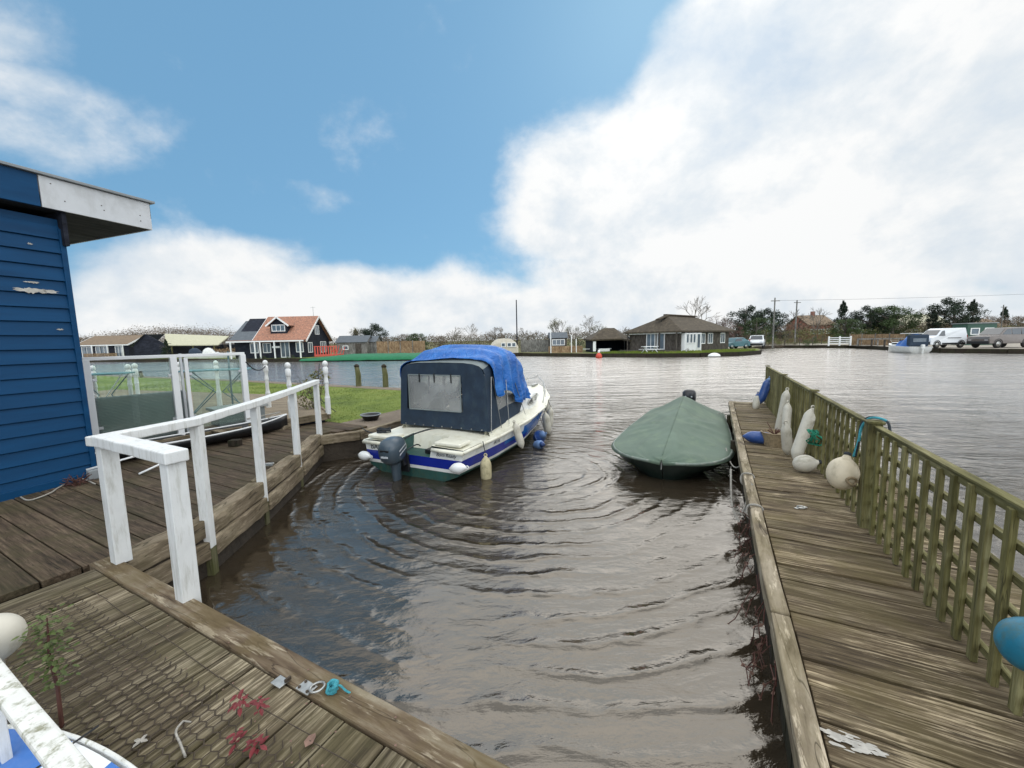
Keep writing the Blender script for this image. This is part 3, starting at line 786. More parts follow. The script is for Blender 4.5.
# flaked paint patch
def blobpoly(w, h, n=60, seed=1):
    return [(w*cos(q)*(1+.5*mnoise.noise(Vector((cos(q)*2.3, sin(q)*2.3, seed)))+.35*mnoise.noise(Vector((cos(q)*9, sin(q)*9, seed)))), h*sin(q)*(1+.9*mnoise.noise(Vector((cos(q)*3, sin(q)*3, seed+5)))+.8*mnoise.noise(Vector((cos(q)*12, sin(q)*12, seed+5))))) for q in [i*2*pi/n for i in range(n)]]
def flake(x, z, w, h, seed, name='flaked_patch'):
    m_ = MB(); pts = blobpoly(w, h, seed=seed)
    m_.add([(x+px_, -.0375+(.15*(pz+h)), z+pz) for px_, pz in pts], [tuple(range(len(pts)))]); m_.build(name, M_flake, hut)
flake(-.30, 2.76, .17, .025, 3); flake(-.31, 2.85, .06, .010, 5); flake(-.85, 2.84, .10, .006, 8); flake(-.14, 2.33, .03, .008, 2)
flake(-.28, 3.27, .02, .008, 4)
mb = MB(); mb.box((-.04, -.1, .56), (.14, .06, .12)); mb.build('foot_block', M_plastergrey, hut, bevel=.01)

# rope and flex lying by the hut wall
def curve_thing(name, pts, r, mat, label, cat, n=6, group=None):
    m_ = MB(); m_.tube(spline(pts), r, n); o = m_.build(name, mat, None, smooth=True); return tag(o, label, cat, group)
curve_thing('rope', [(-5.38,4.21)+(.51,), (-5.16,4.11)+(.51,), (-5.14,4.28)+(.52,), (-5.28,4.50)+(.51,), (-5.32,4.74)+(.53,), (-4.95,4.58)+(.51,)], .008, M_rope, 'thin pale rope lying on the boards below the blue hut wall', 'rope')
mb = MB()
for k in range(26):
    a = RNG.uniform(0, 6.28); bx, by = (-5.19,4.59)
    mb.tube([(bx+RNG.uniform(-.1, .1), by+RNG.uniform(-.06, .06), .5), (bx+RNG.uniform(-.16, .16), by+RNG.uniform(-.1, .1), .5+RNG.uniform(.03, .13))], .004, 4)
tag(mb.build('dead_plant', M_stem), 'dead dark weed clump at the foot of the blue hut', 'weed')

# ================================================================ TERRACE
te = thing('terrace', 'raised boarded terrace platform beyond the blue hut', 'terrace')
tp = [(-6.65, 4.9), (-6.0, 5.62), (-4.83, 7.18), (-3.80, 8.12), (-4.7, 9.5), (-5.9, 11.2), (-14, 14), (-16, 7)]
mb = MB(); mb.prism(tp, .60, .66); mb.build('platform', M_terrace, te)
mb = MB()
tc2 = [(x*.99-.02, y*1.0+.05) for x, y in tp]
mb.prism([(x-.08, y+.02) for x, y in tp], .42, .60); mb.build('riser', M_blackwood, te)
local_beam('edge_board', (-4.80, 7.14, .62), (-3.80, 8.08, .62), .05, .14, M_bq, te)
local_beam('edge_board', (-3.77, 8.12, .62), (-4.7, 9.5, .62), .05, .14, M_bq, te)
local_beam('edge_board', (-6.0, 5.55, .60), (-4.87, 7.07, .60), .05, .12, M_bq, te)

gb = thing('glass_balustrade', 'white framed glass windbreak on the terrace edge beside the hut', 'balustrade')
gp_ = [Vector((-6.01, 5.65, 0)), Vector((-5.42, 6.42, 0)), Vector((-4.83, 7.20, 0))]
gdir = (gp_[2]-gp_[0]).normalized(); gang = atan2(gdir.y, gdir.x)
for i, p in enumerate(gp_):
    m_ = MB(); m_.box((p.x, p.y, 1.29), (.085, .085, 1.30), rz=gang); m_.build('post', M_cleanwhite, gb, bevel=.006)
m_ = MB(); p = gp_[1]+gdir*.095; m_.box((p.x, p.y, 1.32), (.035, .045, 1.34), rz=gang); m_.build('post', M_alu, gb, bevel=.004)
m_ = MB(); p = gp_[1]+gdir*.16; m_.box((p.x, p.y, 1.29), (.05, .05, 1.26), rz=gang); m_.build('post', M_cleanwhite, gb, bevel=.004)
for a, b in ((0, 1), (1, 2)):
    pa, pb = gp_[a]-gdir*.03, gp_[b]+gdir*.03
    local_beam('top_rail', (pa.x, pa.y, 1.955), (pb.x, pb.y, 1.955), .075, .05, M_cleanwhite, gb, wig=0, bev=.006)
    pa, pb = gp_[a]+gdir*(.07 if a == 0 else .2), gp_[b]-gdir*.06; c = (pa+pb)/2
    m_ = MB(); m_.box((c.x, c.y, 1.31), ((pb-pa).length, .008, 1.12), rz=gang); m_.build('glass_panel', M_glass, gb)
    for q in (pa, pb):
        for z in (.95, 1.65):
            m_ = MB(); m_.box((q.x, q.y, z), (.05, .035, .04), rz=gang); m_.build('clamp', M_alu, gb, bevel=.003)

# rattan sofa behind the glass
sf = thing('garden_sofa', 'grey woven rattan sofa seen from behind through the glass', 'sofa', (gp_[0]+(gp_[1]-gp_[0])*.62+Vector((-.12, .16, 0)) + Vector((0, 0, .66)))[:], gang)
m_ = MB(); m_.box((-.08, 0, .36), (1.12, .10, .72)); m_.build('backrest', M_rattan, sf, bevel=.03)
m_ = MB(); m_.box((-.08, .45, .20), (1.10, .8, .36)); m_.build('seat', M_rattan, sf, bevel=.03)
m_ = MB(); m_.box((.50, .45, .28), (.09, .85, .52)); m_.build('arm', M_rattan, sf, bevel=.02)
m_ = MB(); m_.box((-.08, .47, .42), (1.0, .7, .10)); m_.build('cushion', M_plastergrey, sf, bevel=.04)
# low stone table to the right of the sofa
lt = thing('low_table', 'low pale table with a grey base behind the right glass panel', 'table', (-5.22, 7.35, .66), gang)
m_ = MB(); m_.box((.1, 0, .30), (.85, .55, .05)); m_.build('table_top', M_slab, lt, bevel=.01)
m_ = MB(); m_.box((.1, 0, .14), (.75, .45, .27)); m_.build('table_base', M_rattan, lt, bevel=.01)
# two high teal tables
def high_table(loc, rz, label, w, umb):
    t = thing('garden_table', label, 'table', loc, rz, 'teal garden tables')
    m_ = MB(); m_.box((0, 0, .93), (w, .45, .03)); m_.build('table_top', M_teal, t, bevel=.008)
    for s in (-1, 1):
        m_ = MB(); m_.tube([(s*w*.42, .15, .92), (s*w*.10, .12, .5), (s*w*.40, -.1, .0)], .012, 6); m_.build('leg', M_tealdark, t)
        m_ = MB(); m_.tube([(s*w*.42, -.15, .92), (s*w*.05, 0, .45), (s*w*.42, .12, .0)], .012, 6); m_.build('leg', M_cleanwhite if not umb else M_tealdark, t)
    if umb:
        m_ = MB(); m_.tube([(.20, .1, 0), (.20, .1, 1.32)], .018, 8); m_.build('pole', M_tealdark, t)
    return t
high_table((-8.25,8.00,0.66)[:2]+(.66,), gang-.5, 'narrow teal table with white legs seen through the left glass panel', .95, False)
high_table((-6.34,8.60,0.49)[:2]+(.66,), gang-.6, 'teal table with a central pole behind the right glass panel', 1.25, True)

# turned white newel posts round the terrace
def newel(label):
    t = thing('newel_post', label, 'post', group='white turned posts round the terrace')
    m_ = MB(); m_.lathe([(.052, 0), (.052, .34), (.042, .37), (.036, .44), (.036, .62), (.046, .65), (.040, .69), (.034, .76), (.042, .82)], 14)
    m_.build('shaft', M_whitepaint, t, smooth=False)
    m_ = MB(); m_.lathe([(.042, .82), (.050, .84), (.050, .95), (.040, .965), (.026, .985), (.044, 1.0), (.053, 1.03), (.050, 1.06), (.034, 1.085), (.01, 1.098)], 14)
    m_.build('finial', M_whitepaint, t, smooth=True)
    return t
np_ = newel('newel')
nls = [((-4.34, 7.75), 'white turned post at the front step of the terrace, nearest one in the open'),
       ((-3.80, 8.15), 'white turned post at the right front corner of the terrace'),
       ((-5.66, 9.2), 'white turned post on the terrace just right of the glass windbreak'),
       ((-7.09, 9.6), 'white turned post seen through the right glass panel'),
       ((-7.64, 9.2), 'white turned post just left of the middle glass post'),
       ((-8.38, 8.9), 'taller looking white turned post in the middle of the left glass panel'),
       ((-8.15, 8.5), 'white turned post left of its close neighbour in the left glass panel'),
       ((-8.59, 8.2), 'leftmost white turned post beside the hut corner')]
for i, ((x, y), lb) in enumerate(nls): place(np_, i > 0, (x, y, .66), RNG.uniform(0, 3), lb)
for i, (a, b) in enumerate(((0, 1), (2, 3))): pass
curve_thing('slack_rope', sag((-4.77, 7.2, 1.80), (-5.66, 9.2, 1.62), .12), .012, M_ropedark, 'dark rope slung from the glass windbreak to the turned post', 'rope')
mb = MB(); mb.tube([(-3.73, 8.35, .66), (-4.02, 8.2, 1.0), (-3.93, 8.18, 1.7)], .008, 5)
tag(mb.build('fishing_rod', M_ropedark), 'thin dark rod leaning against the corner turned post', 'rod')

# shrub in front of the terrace lawn
def leafcloud(mb, blobs, n, size, rng, flat=1.0):
    for k in range(n):
        c, r = rng.choice(blobs)
        while True:
            v = Vector((rng.uniform(-1, 1), rng.uniform(-1, 1), rng.uniform(-1, 1)))
            if .15 < v.length < 1: break
        v = v*(.55+.45*rng.random()); p = Vector(c)+Vector((v.x*r[0], v.y*r[1], v.z*r[2]))
        a = Vector((rng.gauss(0, 1), rng.gauss(0, 1), rng.gauss(0, 1)*flat)).normalized(); b = a.orthogonal().normalized()
        b = Matrix.Rotation(rng.uniform(0, 6.28), 3, a) @ b; c_ = a.cross(b); s = size*rng.uniform(.6, 1.4)
        mb.add([p-b*s, p-c_*s*.45, p+b*s, p+c_*s*.45], [(0, 1, 2, 3)])
sh = thing('terrace_shrub', 'straggly leafy shrub beside the corner turned post', 'shrub', (-4.44, 8.9, .45))
m_ = MB(); leafcloud(m_, [((0, 0, .65), (.42, .3, .35)), ((-.2, 0, .35), (.35, .3, .3)), ((.15, 0, .95), (.3, .2, .2))], 420, .035, RNG); m_.build('leaves', M_olivefol, sh, recalc=False)
m_ = MB()
for k in range(14): m_.tube([(0, 0, 0), (RNG.uniform(-.2, .2), RNG.uniform(-.1, .1), .4), (RNG.uniform(-.45, .45), RNG.uniform(-.2, .2), RNG.uniform(.6, 1.15))], [.012, .007, .003], 4)
m_.build('stem', M_bark, sh)

# black round planter dish
pl = thing('planter_dish', 'round black dish with a pale rim on the grass by the terrace corner', 'planter', (-3.03,8.42)+(.46,))
m_ = MB(); m_.lathe([(.14, 0), (.19, .10), (.205, .11), (.20, .125), (.17, .12), (.13, .03), (.01, .025)], 20); m_.build('dish', M_black, pl, smooth=True)
m_ = MB(); m_.tube([(.205*cos(a), .205*sin(a), .122) for a in [i*2*pi/24 for i in range(24)]], .012, 6, closed=True); m_.build('rim', M_plastergrey, pl, smooth=True)

# dark canoe and white poles lying beside the terrace
def canoe():
    t = thing('canoe', 'dark canoe with white gunwales lying beside the terrace', 'canoe', (-5.18, 6.18, .52), radians(57))
    L = 3.2; N = 20; P = []
    for i in range(N+1):
        x = -L/2+L*i/N; s = max(.02, (1-abs(2*x/L)**2.4)); w = .30*s; h = .17+.09*abs(2*x/L)**3
        P.append([(x, w*cos(a), h*(1-sin(a)**.8) if 0 < a < pi else h) for a in [pi*j/10 for j in range(11)]])
    m_ = MB(); m_.grid(P); m_.build('hull', M_black, t, smooth=True, solid=.012)
    for s in (0, 10):
        m_ = MB(); m_.tube([P[i][s] for i in range(N+1)], .013, 6); m_.build('gunwale', M_cleanwhite, t)
    for s in (-.6, .5):
        m_ = MB(); m_.box((s, 0, .15), (.12, .5, .015)); m_.build('seat', M_bq, t)
    m_ = MB(); m_.tube([(1.0, .2, .26), (1.5, .02, .32), (1.2, -.15, .27)], .012, 6); m_.build('rope_loop', M_rope, t)
    return t
canoe()
def pole(a, b, label):
    m_ = MB(); m_.tube([a, b], .013, 8); return tag(m_.build('white_pole', M_cleanwhite, None, smooth=True), label, 'pole', 'white poles on the boards')
pole((-5.25, 4.78, .62), (-4.71,5.22)+(.75,), 'long white pole lying from the hut corner towards the canoe')
pole((-4.72,4.89)+(.52,), (-4.59,5.17)+(.60,), 'short white pole lying below the handrail on the brown boards')

# small block on the left deck
mb = MB(); mb.box((-4.47, 6.3, .55), (.16, .12, .1)); tag(mb.build('timber_block', M_darkpile, None, bevel=.01), 'small dark timber block under the end of the canoe', 'block')
mb = MB(); mb.box((-4.58, 7.45, .52), (.9, .35, .10), rz=.7); tag(mb.build('step_plank', M_bq, None, bevel=.01), 'low plank step in front of the terrace edge', 'step')
# steel cleat on the beam
cl = (-3.23,5.11)
mb = MB(); mb.box((cl[0], cl[1], .53), (.13, .03, .012)); mb.tube([(cl[0]-.08, cl[1], .55), (cl[0]+.08, cl[1]+.01, .555)], .009, 6)
tag(mb.build('mooring_cleat', M_steel), 'small steel cleat on the left quay beam', 'cleat')

# ================================================================ MOTOR CRUISER
def station_interp(tab, x):
    for (x0, *a), (x1, *b) in zip(tab[:-1], tab[1:]):
        if x0 <= x <= x1:
            t = (x-x0)/(x1-x0); t = t*t*(3-2*t)*.35+t*.65; return [p+(q-p)*t for p, q in zip(a, b)]
    return list(tab[-1][1:])
BH = radians(64)  # heading, local +x forward
bo = thing('motor_cruiser', 'white and blue motor cruiser with navy canopy and outboard moored at the left quay', 'boat', (-1.60, 6.1, 0), BH)
# x, half width sheer, half width chine, chine z, sheer z, blue top z
HT = [(0, .97, .86, .10, .50, .35), (1, 1.03, .92, .09, .52, .355), (2.2, 1.04, .90, .10, .57, .36), (3.2, .96, .74, .14, .64, .44), (4.1, .72, .42, .22, .73, .62), (4.7, .40, .16, .34, .80, .76), (5.15, .05, .02, .48, .86, .82)]
def hull_side(s):
    P = []; xs = [5.15*i/40 for i in range(41)]
    for x in xs:
        ws, wc, zc, zs, zb = station_interp(HT, x)
        rake = 0
        row = [(x*(1-.02), 0, -.25+.35*(x/5.15)**3)]
        def side(z):
            t = max(0, min(1, (z-zc)/(zs-zc))); return wc+(ws-wc)*(t**.75)
        z1 = zc+.045; z2 = zc+.095
        zs_ = [zc, z1, z2, (z2+zb)/2, zb, (zb+zs)/2, zs]
        zs_[3] = z2+(zb-z2)*.55
        for z in zs_: row.append((x+.35*max(0, x-4.2)*0+.06*(z-.1)*(x/5.15)**2*3, s*side(z), z))
        P.append(row)
    return P
def hmat(i, j):
    x = 5.15*i/40
    if j == 0: return 0
    if j == 1: return 0 if False else 0
    if j == 2: return 1
    if j in (3, 4): return 3 if x > .9 else 2
    return 1 if not (x > 2.75 and j == 5) else 3
mb = MB()
for s in (-1, 1): mb.grid(hull_side(s), mat=lambda i, j: (0, 0, 1, 2, 2 if 5.15*i/40 < 1.2 else 3, 3 if 1.95 < 5.15*i/40 < 5.0 else 1, 3 if 2.35 < 5.15*i/40 < 4.9 else 1)[j] if j != 3 else (2 if 5.15*i/40 < 2.2 else 3))
mb.build('hull', [M_antifoul, M_hullwhite, M_hullblue, M_hullblue2], bo, smooth=True)
# transom in bands, with the notch for the motor
def tr_w(z):
    ws, wc, zc, zs, zb = HT[0][1:]; t = max(0, min(1, (z-zc)/(zs-zc))); return wc+(ws-wc)*(t**.75)
tz = [(-.25, .10, 0), (.10, .145, 0), (.145, .195, 1), (.195, .345, 2), (.345, .50, 1)]
mb = MB()
NL, NR = .30, -.36
for z0, z1, mi in tz:
    mb.cur = mi
    w0 = 0.02 if z0 < 0 else tr_w(z0)
    w1 = tr_w(z1)
    x0, x1 = -.0-.10*(.5-z0)*.0, 0
    if z1 <= .35: mb.add([(0, -w0, z0), (0, w0, z0), (0, w1, z1), (0, -w1, z1)], [(0, 1, 2, 3)])
    else:
        mb.add([(0, NL, z0), (0, w0, z0), (0, w1, z1), (0, NL+.04, z1)], [(0, 1, 2, 3)])
        mb.add([(0, -w0, z0), (0, NR, z0), (0, NR-.04, z1), (0, -w1, z1)], [(0, 1, 2, 3)])
mb.build('transom', [M_antifoul, M_hullwhite, M_hullblue], bo)
# deck
mb = MB()
zd = .53
def sheer(x, s, inset=0):
    ws, wc, zc, zs, zb = station_interp(HT, x); return (x+.06*(zs-.1)*(x/5.15)**2*3, s*max(0, ws-inset), zs)
for s, e in ((1, NL), (-1, NR)):
    mb.cur = 0
    a0 = sheer(0, s); a1 = sheer(.5, s)
    mb.add([(0, e+.04*s, zd), (0, a0[1], zd-.02), (.5, a1[1], zd-.01), (.5, e+.04*s, zd+.03)], [(0, 1, 2, 3)])
    mb.cur = 1; mb.add([(0, e, .33), (.42, e, .33), (.5, e+.04*s, zd+.03), (0, e+.04*s, zd)], [(0, 1, 2, 3)])
mb.cur = 1; mb.add([(0, NL, .33), (0, NR, .33), (.42, NR, .33), (.42, NL, .33)], [(0, 1, 2, 3)])
mb.cur = 0; mb.add([(.42, NL, .33), (.42, NR, .33), (.5, NR-.04, zd+.03), (.5, NL+.04, zd+.03)], [(0, 1, 2, 3)])
P = []
for i in range(34):
    x = .5+4.62*i/33; a = sheer(x, 1, .0); w = a[1]; z = a[2]
    crown = .05+.02*sin(pi*i/33)
    P.append([(a[0], w*t, z-.005+crown*(1-t*t)) for t in (-1, -.75, -.4, 0, .4, .75, 1)])
mb.grid(P)
mb.build('deck', [M_hullcream, M_antifoul], bo, smooth=False)
# raised corner mouldings at the stern
for s, e0 in ((1, NL+.08), (-1, NR-.08)):
    m_ = MB(); a0 = sheer(0, s)[1]
    m_.box((.16, (a0-.06*s+e0)/2, .565), (.30, abs(a0-.06*s-e0), .055)); m_.build('corner_moulding', M_hullcream, bo, bevel=.02)
# rubbing rail
m_ = MB(); pts = [sheer(5.12*i/30, -1) for i in range(31)]
m_.tube([(p[0], p[1]-.01, p[2]-.02) for p in pts], .028, 8)
m_.build('rubbing_rail', M_hullcream, bo, smooth=True)
m_ = MB(); pts = [sheer(5.12*i/30, 1) for i in range(31)]
m_.tube([(p[0], p[1]+.01, p[2]-.02) for p in pts], .028, 8); m_.build('rubbing_rail', M_hullcream, bo, smooth=True)
m_ = MB(); m_.tube([(-.02, .98, .47), (-.035, .6, .475), (-.02, NL+.06, .475)], .03, 8); m_.build('stern_moulding', M_hullcream, bo, smooth=True)
m_ = MB(); m_.tube([(-.02, -.98, .47), (-.035, -.6, .475), (-.02, NR-.06, .475)], .03, 8); m_.build('stern_moulding', M_hullcream, bo, smooth=True)
# coachroof and coamings
P = []
for i in range(17):
    x = 2.35+2.0*i/16; w = station_interp(HT, x)[0]-.20; z0 = station_interp(HT, x)[3]; h = .34*(1-(i/16)**2.2)+.02; w = max(.04, w)
    P.append([(x, -w, z0+.0), (x, -w*.93, z0+h*.7), (x, -w*.75, z0+h), (x, 0, z0+h*1.12), (x, w*.75, z0+h), (x, w*.93, z0+h*.7), (x, w, z0)])
m_ = MB(); m_.grid(P); m_.build('coachroof', M_hullwhite, bo, smooth=True)
for s in (-1, 1):
    m_ = MB(); P = []
    for i in range(9):
        x = .87+1.7*i/8; w = station_interp(HT, x)[0]-.13; z0 = station_interp(HT, x)[3]
        P.append([(x, s*(w+.04), z0), (x, s*w, z0+.11), (x, s*(w-.05), z0+.12), (x, s*(w-.07), z0)])
    m_.grid(P); m_.build('coaming', M_hullcream, bo, smooth=False)
    # oval cabin window
    m_ = MB(); ring = []
    for k in range(20):
        a = 2*pi*k/20; x = 3.25+.42*cos(a)+.1*sin(a); zz = .80+.085*sin(a)
        w = station_interp(HT, x)[0]-.20; ring.append((x, s*(w*.965+.012), zz+.04*(x-3.2)))
    m_.add(ring, [tuple(range(20))]); o = m_.build('cabin_window', M_carglass, bo)
    m_ = MB(); m_.tube(ring, .012, 6, closed=True); m_.build('window_frame', M_steel, o, smooth=True)
# canopy
CW = [(.85, .94, .60, 1.62, 1.74), (1.15, .94, .62, 1.68, 1.86), (1.6, .90, .64, 1.72, 1.95), (2.15, .87, .68, 1.66, 1.90), (2.6, .78, .92, 1.46, 1.64), (2.85, .70, .95, 1.22, 1.34)]
def arch(x, off=0):
    w, zb, zs, zt = station_interp(CW, x); pts = []
    for k in range(25):
        t = k/24
        if t < .28: u = t/.28; y = w*(1-.07*u); z = zb+(zs-.12-zb)*u
        elif t > .72: u = (1-t)/.28; y = -w*(1-.07*u); z = zb+(zs-.12-zb)*u
        else:
            a = (t-.28)/.44*pi; y = w*.93*cos(a)*(1+.10*sin(a)**2)
            y = w*.93*(abs(cos(a))**.50)*(1 if cos(a) > 0 else -1); z = zs-.12+(zt-zs+.12)*(abs(sin(a))**.62)
        l = .0
        lean = -.0
        pts.append((x+lean, y+(off if y > 0 else -off)*min(1, abs(y)*3), z+off*min(1, max(0, (z-zs+.2)*4))))
    return pts
xs = [.85, .92, 1.12, 1.2, 1.38, 1.6, 1.65, 1.9, 2.05, 2.15, 2.4, 2.6, 2.72, 2.85]
G_ = [arch(x) for x in xs]
def sidewin(i, j):
    side = (2 <= j <= 5) or (18 <= j <= 21)
    return side and (xs[i] in (1.2, 1.38, 1.65, 1.9, 2.15, 2.4))
roofm = lambda i, j: 1 if 8 <= j <= 15 and xs[i] < 1.6 else 0
mb = MB(); mb.grid(G_, skip=sidewin, mat=roofm); mb.build('canopy', [M_navy, M_greycanvas], bo, smooth=True)
mb = MB()
mb.grid(G_, skip=lambda i, j: not sidewin(i, j)); mb.build('side_windows', M_vinyl, bo, smooth=True)
# rear panel with its clear window
mb = MB()
ar = arch(.85); zb = .60
wy0, wy1, wz0, wz1 = -.40, .70, .90, 1.52
def arz(y):
    best = 0
    for (x0, y0, z0), (x1, y1, z1) in zip(ar[:-1], ar[1:]):
        if min(y0, y1)-1e-6 <= y <= max(y0, y1)+1e-6 and abs(y1-y0) > 1e-6: best = max(best, z0+(z1-z0)*(y-y0)/(y1-y0))
    return best or 1.4
ys = [-.84, -.78, -.66, -.5, wy0, -.2, 0, .2, .4, wy1, .74, .80, .84]
zz = [0, .15, wz0, 1.2, wz1, 99]
P = []
for y in ys:
    top = min(arz(y/.84*.94*.93), 1.73) if abs(y) < .83 else 1.50
    P.append([(.85-.0*z, y/.84*.94*(1-.07*min(1, max(0, (z-.6)/.92))), z) for z in (zb, .75, wz0, 1.2, wz1, max(top, wz1))])
mb.grid(P, skip=lambda i, j: 4 <= i <= 8 and 2 <= j <= 3)
mb.build('rear_panel', M_navy, bo)
mb = MB(); mb.box((.848, (wy0+wy1)/2, (wz0+wz1)/2), (.004, wy1-wy0, wz1-wz0)); o = mb.build('rear_window', M_vinyl, bo)
mb = MB()
for a, b in (((wy0, wz0), (wy1, wz0)), ((wy1, wz0), (wy1, wz1)), ((wy1, wz1), (wy0, wz1)), ((wy0, wz1), (wy0, wz0))):
    mb.beam((.843, a[0], a[1]), (.843, b[0], b[1]), .012, .018)
mb.build('window_trim', M_greycanvas, o)
for y in (.45, .13, -.22):
    m_ = MB(); m_.box((.838, y, 1.47), (.012, .02, .16)); m_.build('strap', M_black, bo)
m_ = MB()
for k in range(9): m_.lathe([(.012, 0), (.012, .006)], 8, (.835, -.80+k*.2, .625), Matrix.Rotation(radians(-90), 3, 'Y'))
m_.build('press_studs', M_steel, bo)
# stays on the starboard side
for pts in (((1.0, -.91, 1.5), (.85, -.97, .58)), ((1.05, -.91, 1.5), (1.2, -.98, .60)), ((1.9, -.92, 1.3), (2.2, -.98, .66)), ((1.5, -.93, 1.4), (1.45, -1.0, .62))):
    m_ = MB(); m_.tube(pts, .006, 5); m_.build('canopy_stay', M_steel, bo)
# things seen inside: wheel, console and seats
m_ = MB(); m_.box((2.2, -.4, .80), (.3, .6, .5)); m_.box((2.2, .42, .72), (.3, .55, .35)); m_.build('console', M_hullwhite, bo, bevel=.03)
m_ = MB(); m_.tube([(1.98, -.4+.17*cos(a), .98+.17*sin(a)) for a in [i*2*pi/18 for i in range(18)]], .014, 6, closed=True); m_.build('steering_wheel', M_black, bo)
for y in (-.4, .4):
    m_ = MB(); m_.box((1.4, y, .62), (.45, .42, .12)); m_.box((1.18, y, .88), (.10, .42, .45)); m_.build('helm_seat', M_plastergrey, bo, bevel=.03)
# windscreen
for s in (-1, 1):
    m_ = MB(); m_.add([(2.50, s*.74, .95), (2.62, s*.66, 1.32), (3.0, s*.60, 1.02), (3.05, s*.62, .96)], [(0, 1, 2, 3)]); m_.build('windscreen_side', M_vinyl, bo)
    m_ = MB(); m_.tube([(2.50, s*.75, .93), (2.63, s*.67, 1.33), (3.05, s*.60, .99)], .014, 6); m_.build('windscreen_frame', M_steel, bo)
m_ = MB(); m_.add([(2.66, -.66, 1.33), (2.66, .66, 1.33), (3.04, .60, .98), (3.04, -.60, .98)], [(0, 1, 2, 3)]); m_.build('windscreen', M_vinyl, bo)
m_ = MB(); m_.tube([(2.64, -.67, 1.34), (2.62, 0, 1.38), (2.64, .67, 1.34)], .014, 6); m_.build('windscreen_frame', M_steel, bo)
# pulpit rail
for s in (-1, 1):
    pts = [sheer(x, s, .07) for x in (3.5, 4.0, 4.5, 5.0)]
    m_ = MB(); m_.tube([(pts[0][0], pts[0][1], pts[0][2])]+[(p[0], p[1], p[2]+.24) for p in pts[1:]]+[(5.32, 0, 1.12)], .011, 6)
    for p in pts[1:3]: m_.tube([(p[0], p[1], p[2]), (p[0], p[1], p[2]+.24)], .009, 6)
    m_.build('pulpit_rail', M_steel, bo, smooth=True)
m_ = MB(); m_.box((5.0, 0, .90), (.3, .10, .05)); m_.build('bow_roller', M_steel, bo, bevel=.01)
# lettering
def text(parent, s, size, loc, rot, mat, shear=0, name='lettering'):
    cu = bpy.data.curves.new('lettering', 'FONT'); cu.body = s; cu.size = size; cu.extrude = .001; cu.shear = shear; cu.align_x = 'CENTER'; cu.align_y = 'CENTER'
    to = bpy.data.objects.new('lettering', cu); C.objects.link(to)
    dg = bpy.context.evaluated_depsgraph_get(); me = bpy.data.meshes.new_from_object(to.evaluated_get(dg))
    bpy.data.objects.remove(to); me.materials.clear(); me.materials.append(mat)
    o = bpy.data.objects.new(name, me); C.objects.link(o); o.parent = parent; o.location = loc; o.rotation_euler = rot
    return o
R90 = (radians(90), 0, radians(-90))
text(bo, 'BA', .13, (-.004, .76, .405), R90, M_text)
text(bo, '%', .07, (-.004, .46, .405), R90, M_text)
text(bo, 'Born Ready', .075, (-.004, -.66, .405), R90, M_text, .3)
text(bo, 'A110', .09, (.95, -1.018, .425), (radians(80), 0, 0), M_text, .2)
# outboard motor
om = thing('outboard_motor', None, None, (-.20, .12, .0), 0); om.parent = bo; om.rotation_euler = (0, radians(-6), radians(8))
P = []
prof = [(.30, .10, .13), (.36, .15, .17), (.44, .175, .20), (.53, .175, .21), (.60, .16, .195), (.655, .125, .16), (.68, .06, .09)]
for z, rx_, ry in prof:
    P.append([(rx_*1.25*(abs(cos(a))**.7)*(1 if cos(a) > 0 else -1)-.03, ry*.82*(abs(sin(a))**.7)*(1 if sin(a) > 0 else -1), z) for a in [2*pi*k/20 for k in range(20)]])
m_ = MB(); m_.grid(P, wrap=True); m_.f.append(tuple(range(20))); m_.mi.append(0); m_.f.append(tuple(range(120, 140))); m_.mi.append(0)
cw = m_.build('cowling', M_motor, om, smooth=True)
m_ = MB(); m_.box((-.235, 0, .545), (.02, .15, .035)); m_.build('handle', M_black, om, bevel=.006)
m_ = MB()
for s in (-1, 1):
    for k in range(2): m_.add([(-.12, s*.177, .44+k*.06), (.06, s*.174, .50+k*.06), (.08, s*.174, .52+k*.06), (-.12, s*.177, .465+k*.06)], [(0, 1, 2, 3)])
m_.build('decal', M_motorstripe, om)
m_ = MB(); m_.box((-.248, .0, .455), (.006, .12, .03)); m_.build('badge', M_motorstripe, om, bevel=.002)
P = []
for z, a_, b_ in ((.33, .10, .085), (.2, .09, .07), (.05, .085, .055), (-.1, .09, .04), (-.3, .11, .03), (-.5, .10, .025)):
    P.append([(a_*cos(q), b_*sin(q), z) for q in [2*pi*k/14 for k in range(14)]])
m_ = MB(); m_.grid(P, wrap=True); m_.build('leg', M_motor, om, smooth=True)
m_ = MB(); m_.box((.12, 0, .33), (.12, .22, .26)); m_.box((.16, 0, .22), (.05, .26, .3)); m_.build('bracket', M_black, om, bevel=.01)
m_ = MB(); m_.tube(spline([(.05, .05, .38), (.3, .0, .55), (.5, -.35, .66), (.72, -.6, .62)]), .012, 6); m_.build('control_cable', M_black, om, smooth=True)
m_ = MB(); m_.tube(spline([(.05, -.05, .38), (.25, -.22, .48), (.42, -.2, .40)]), .010, 6); m_.build('control_cable', M_black, om, smooth=True)
# fuel can and clutter in the well
m_ = MB(); m_.box((.25, -.2, .37), (.16, .14, .07)); m_.build('fuel_filler', M_black, bo, bevel=.015)

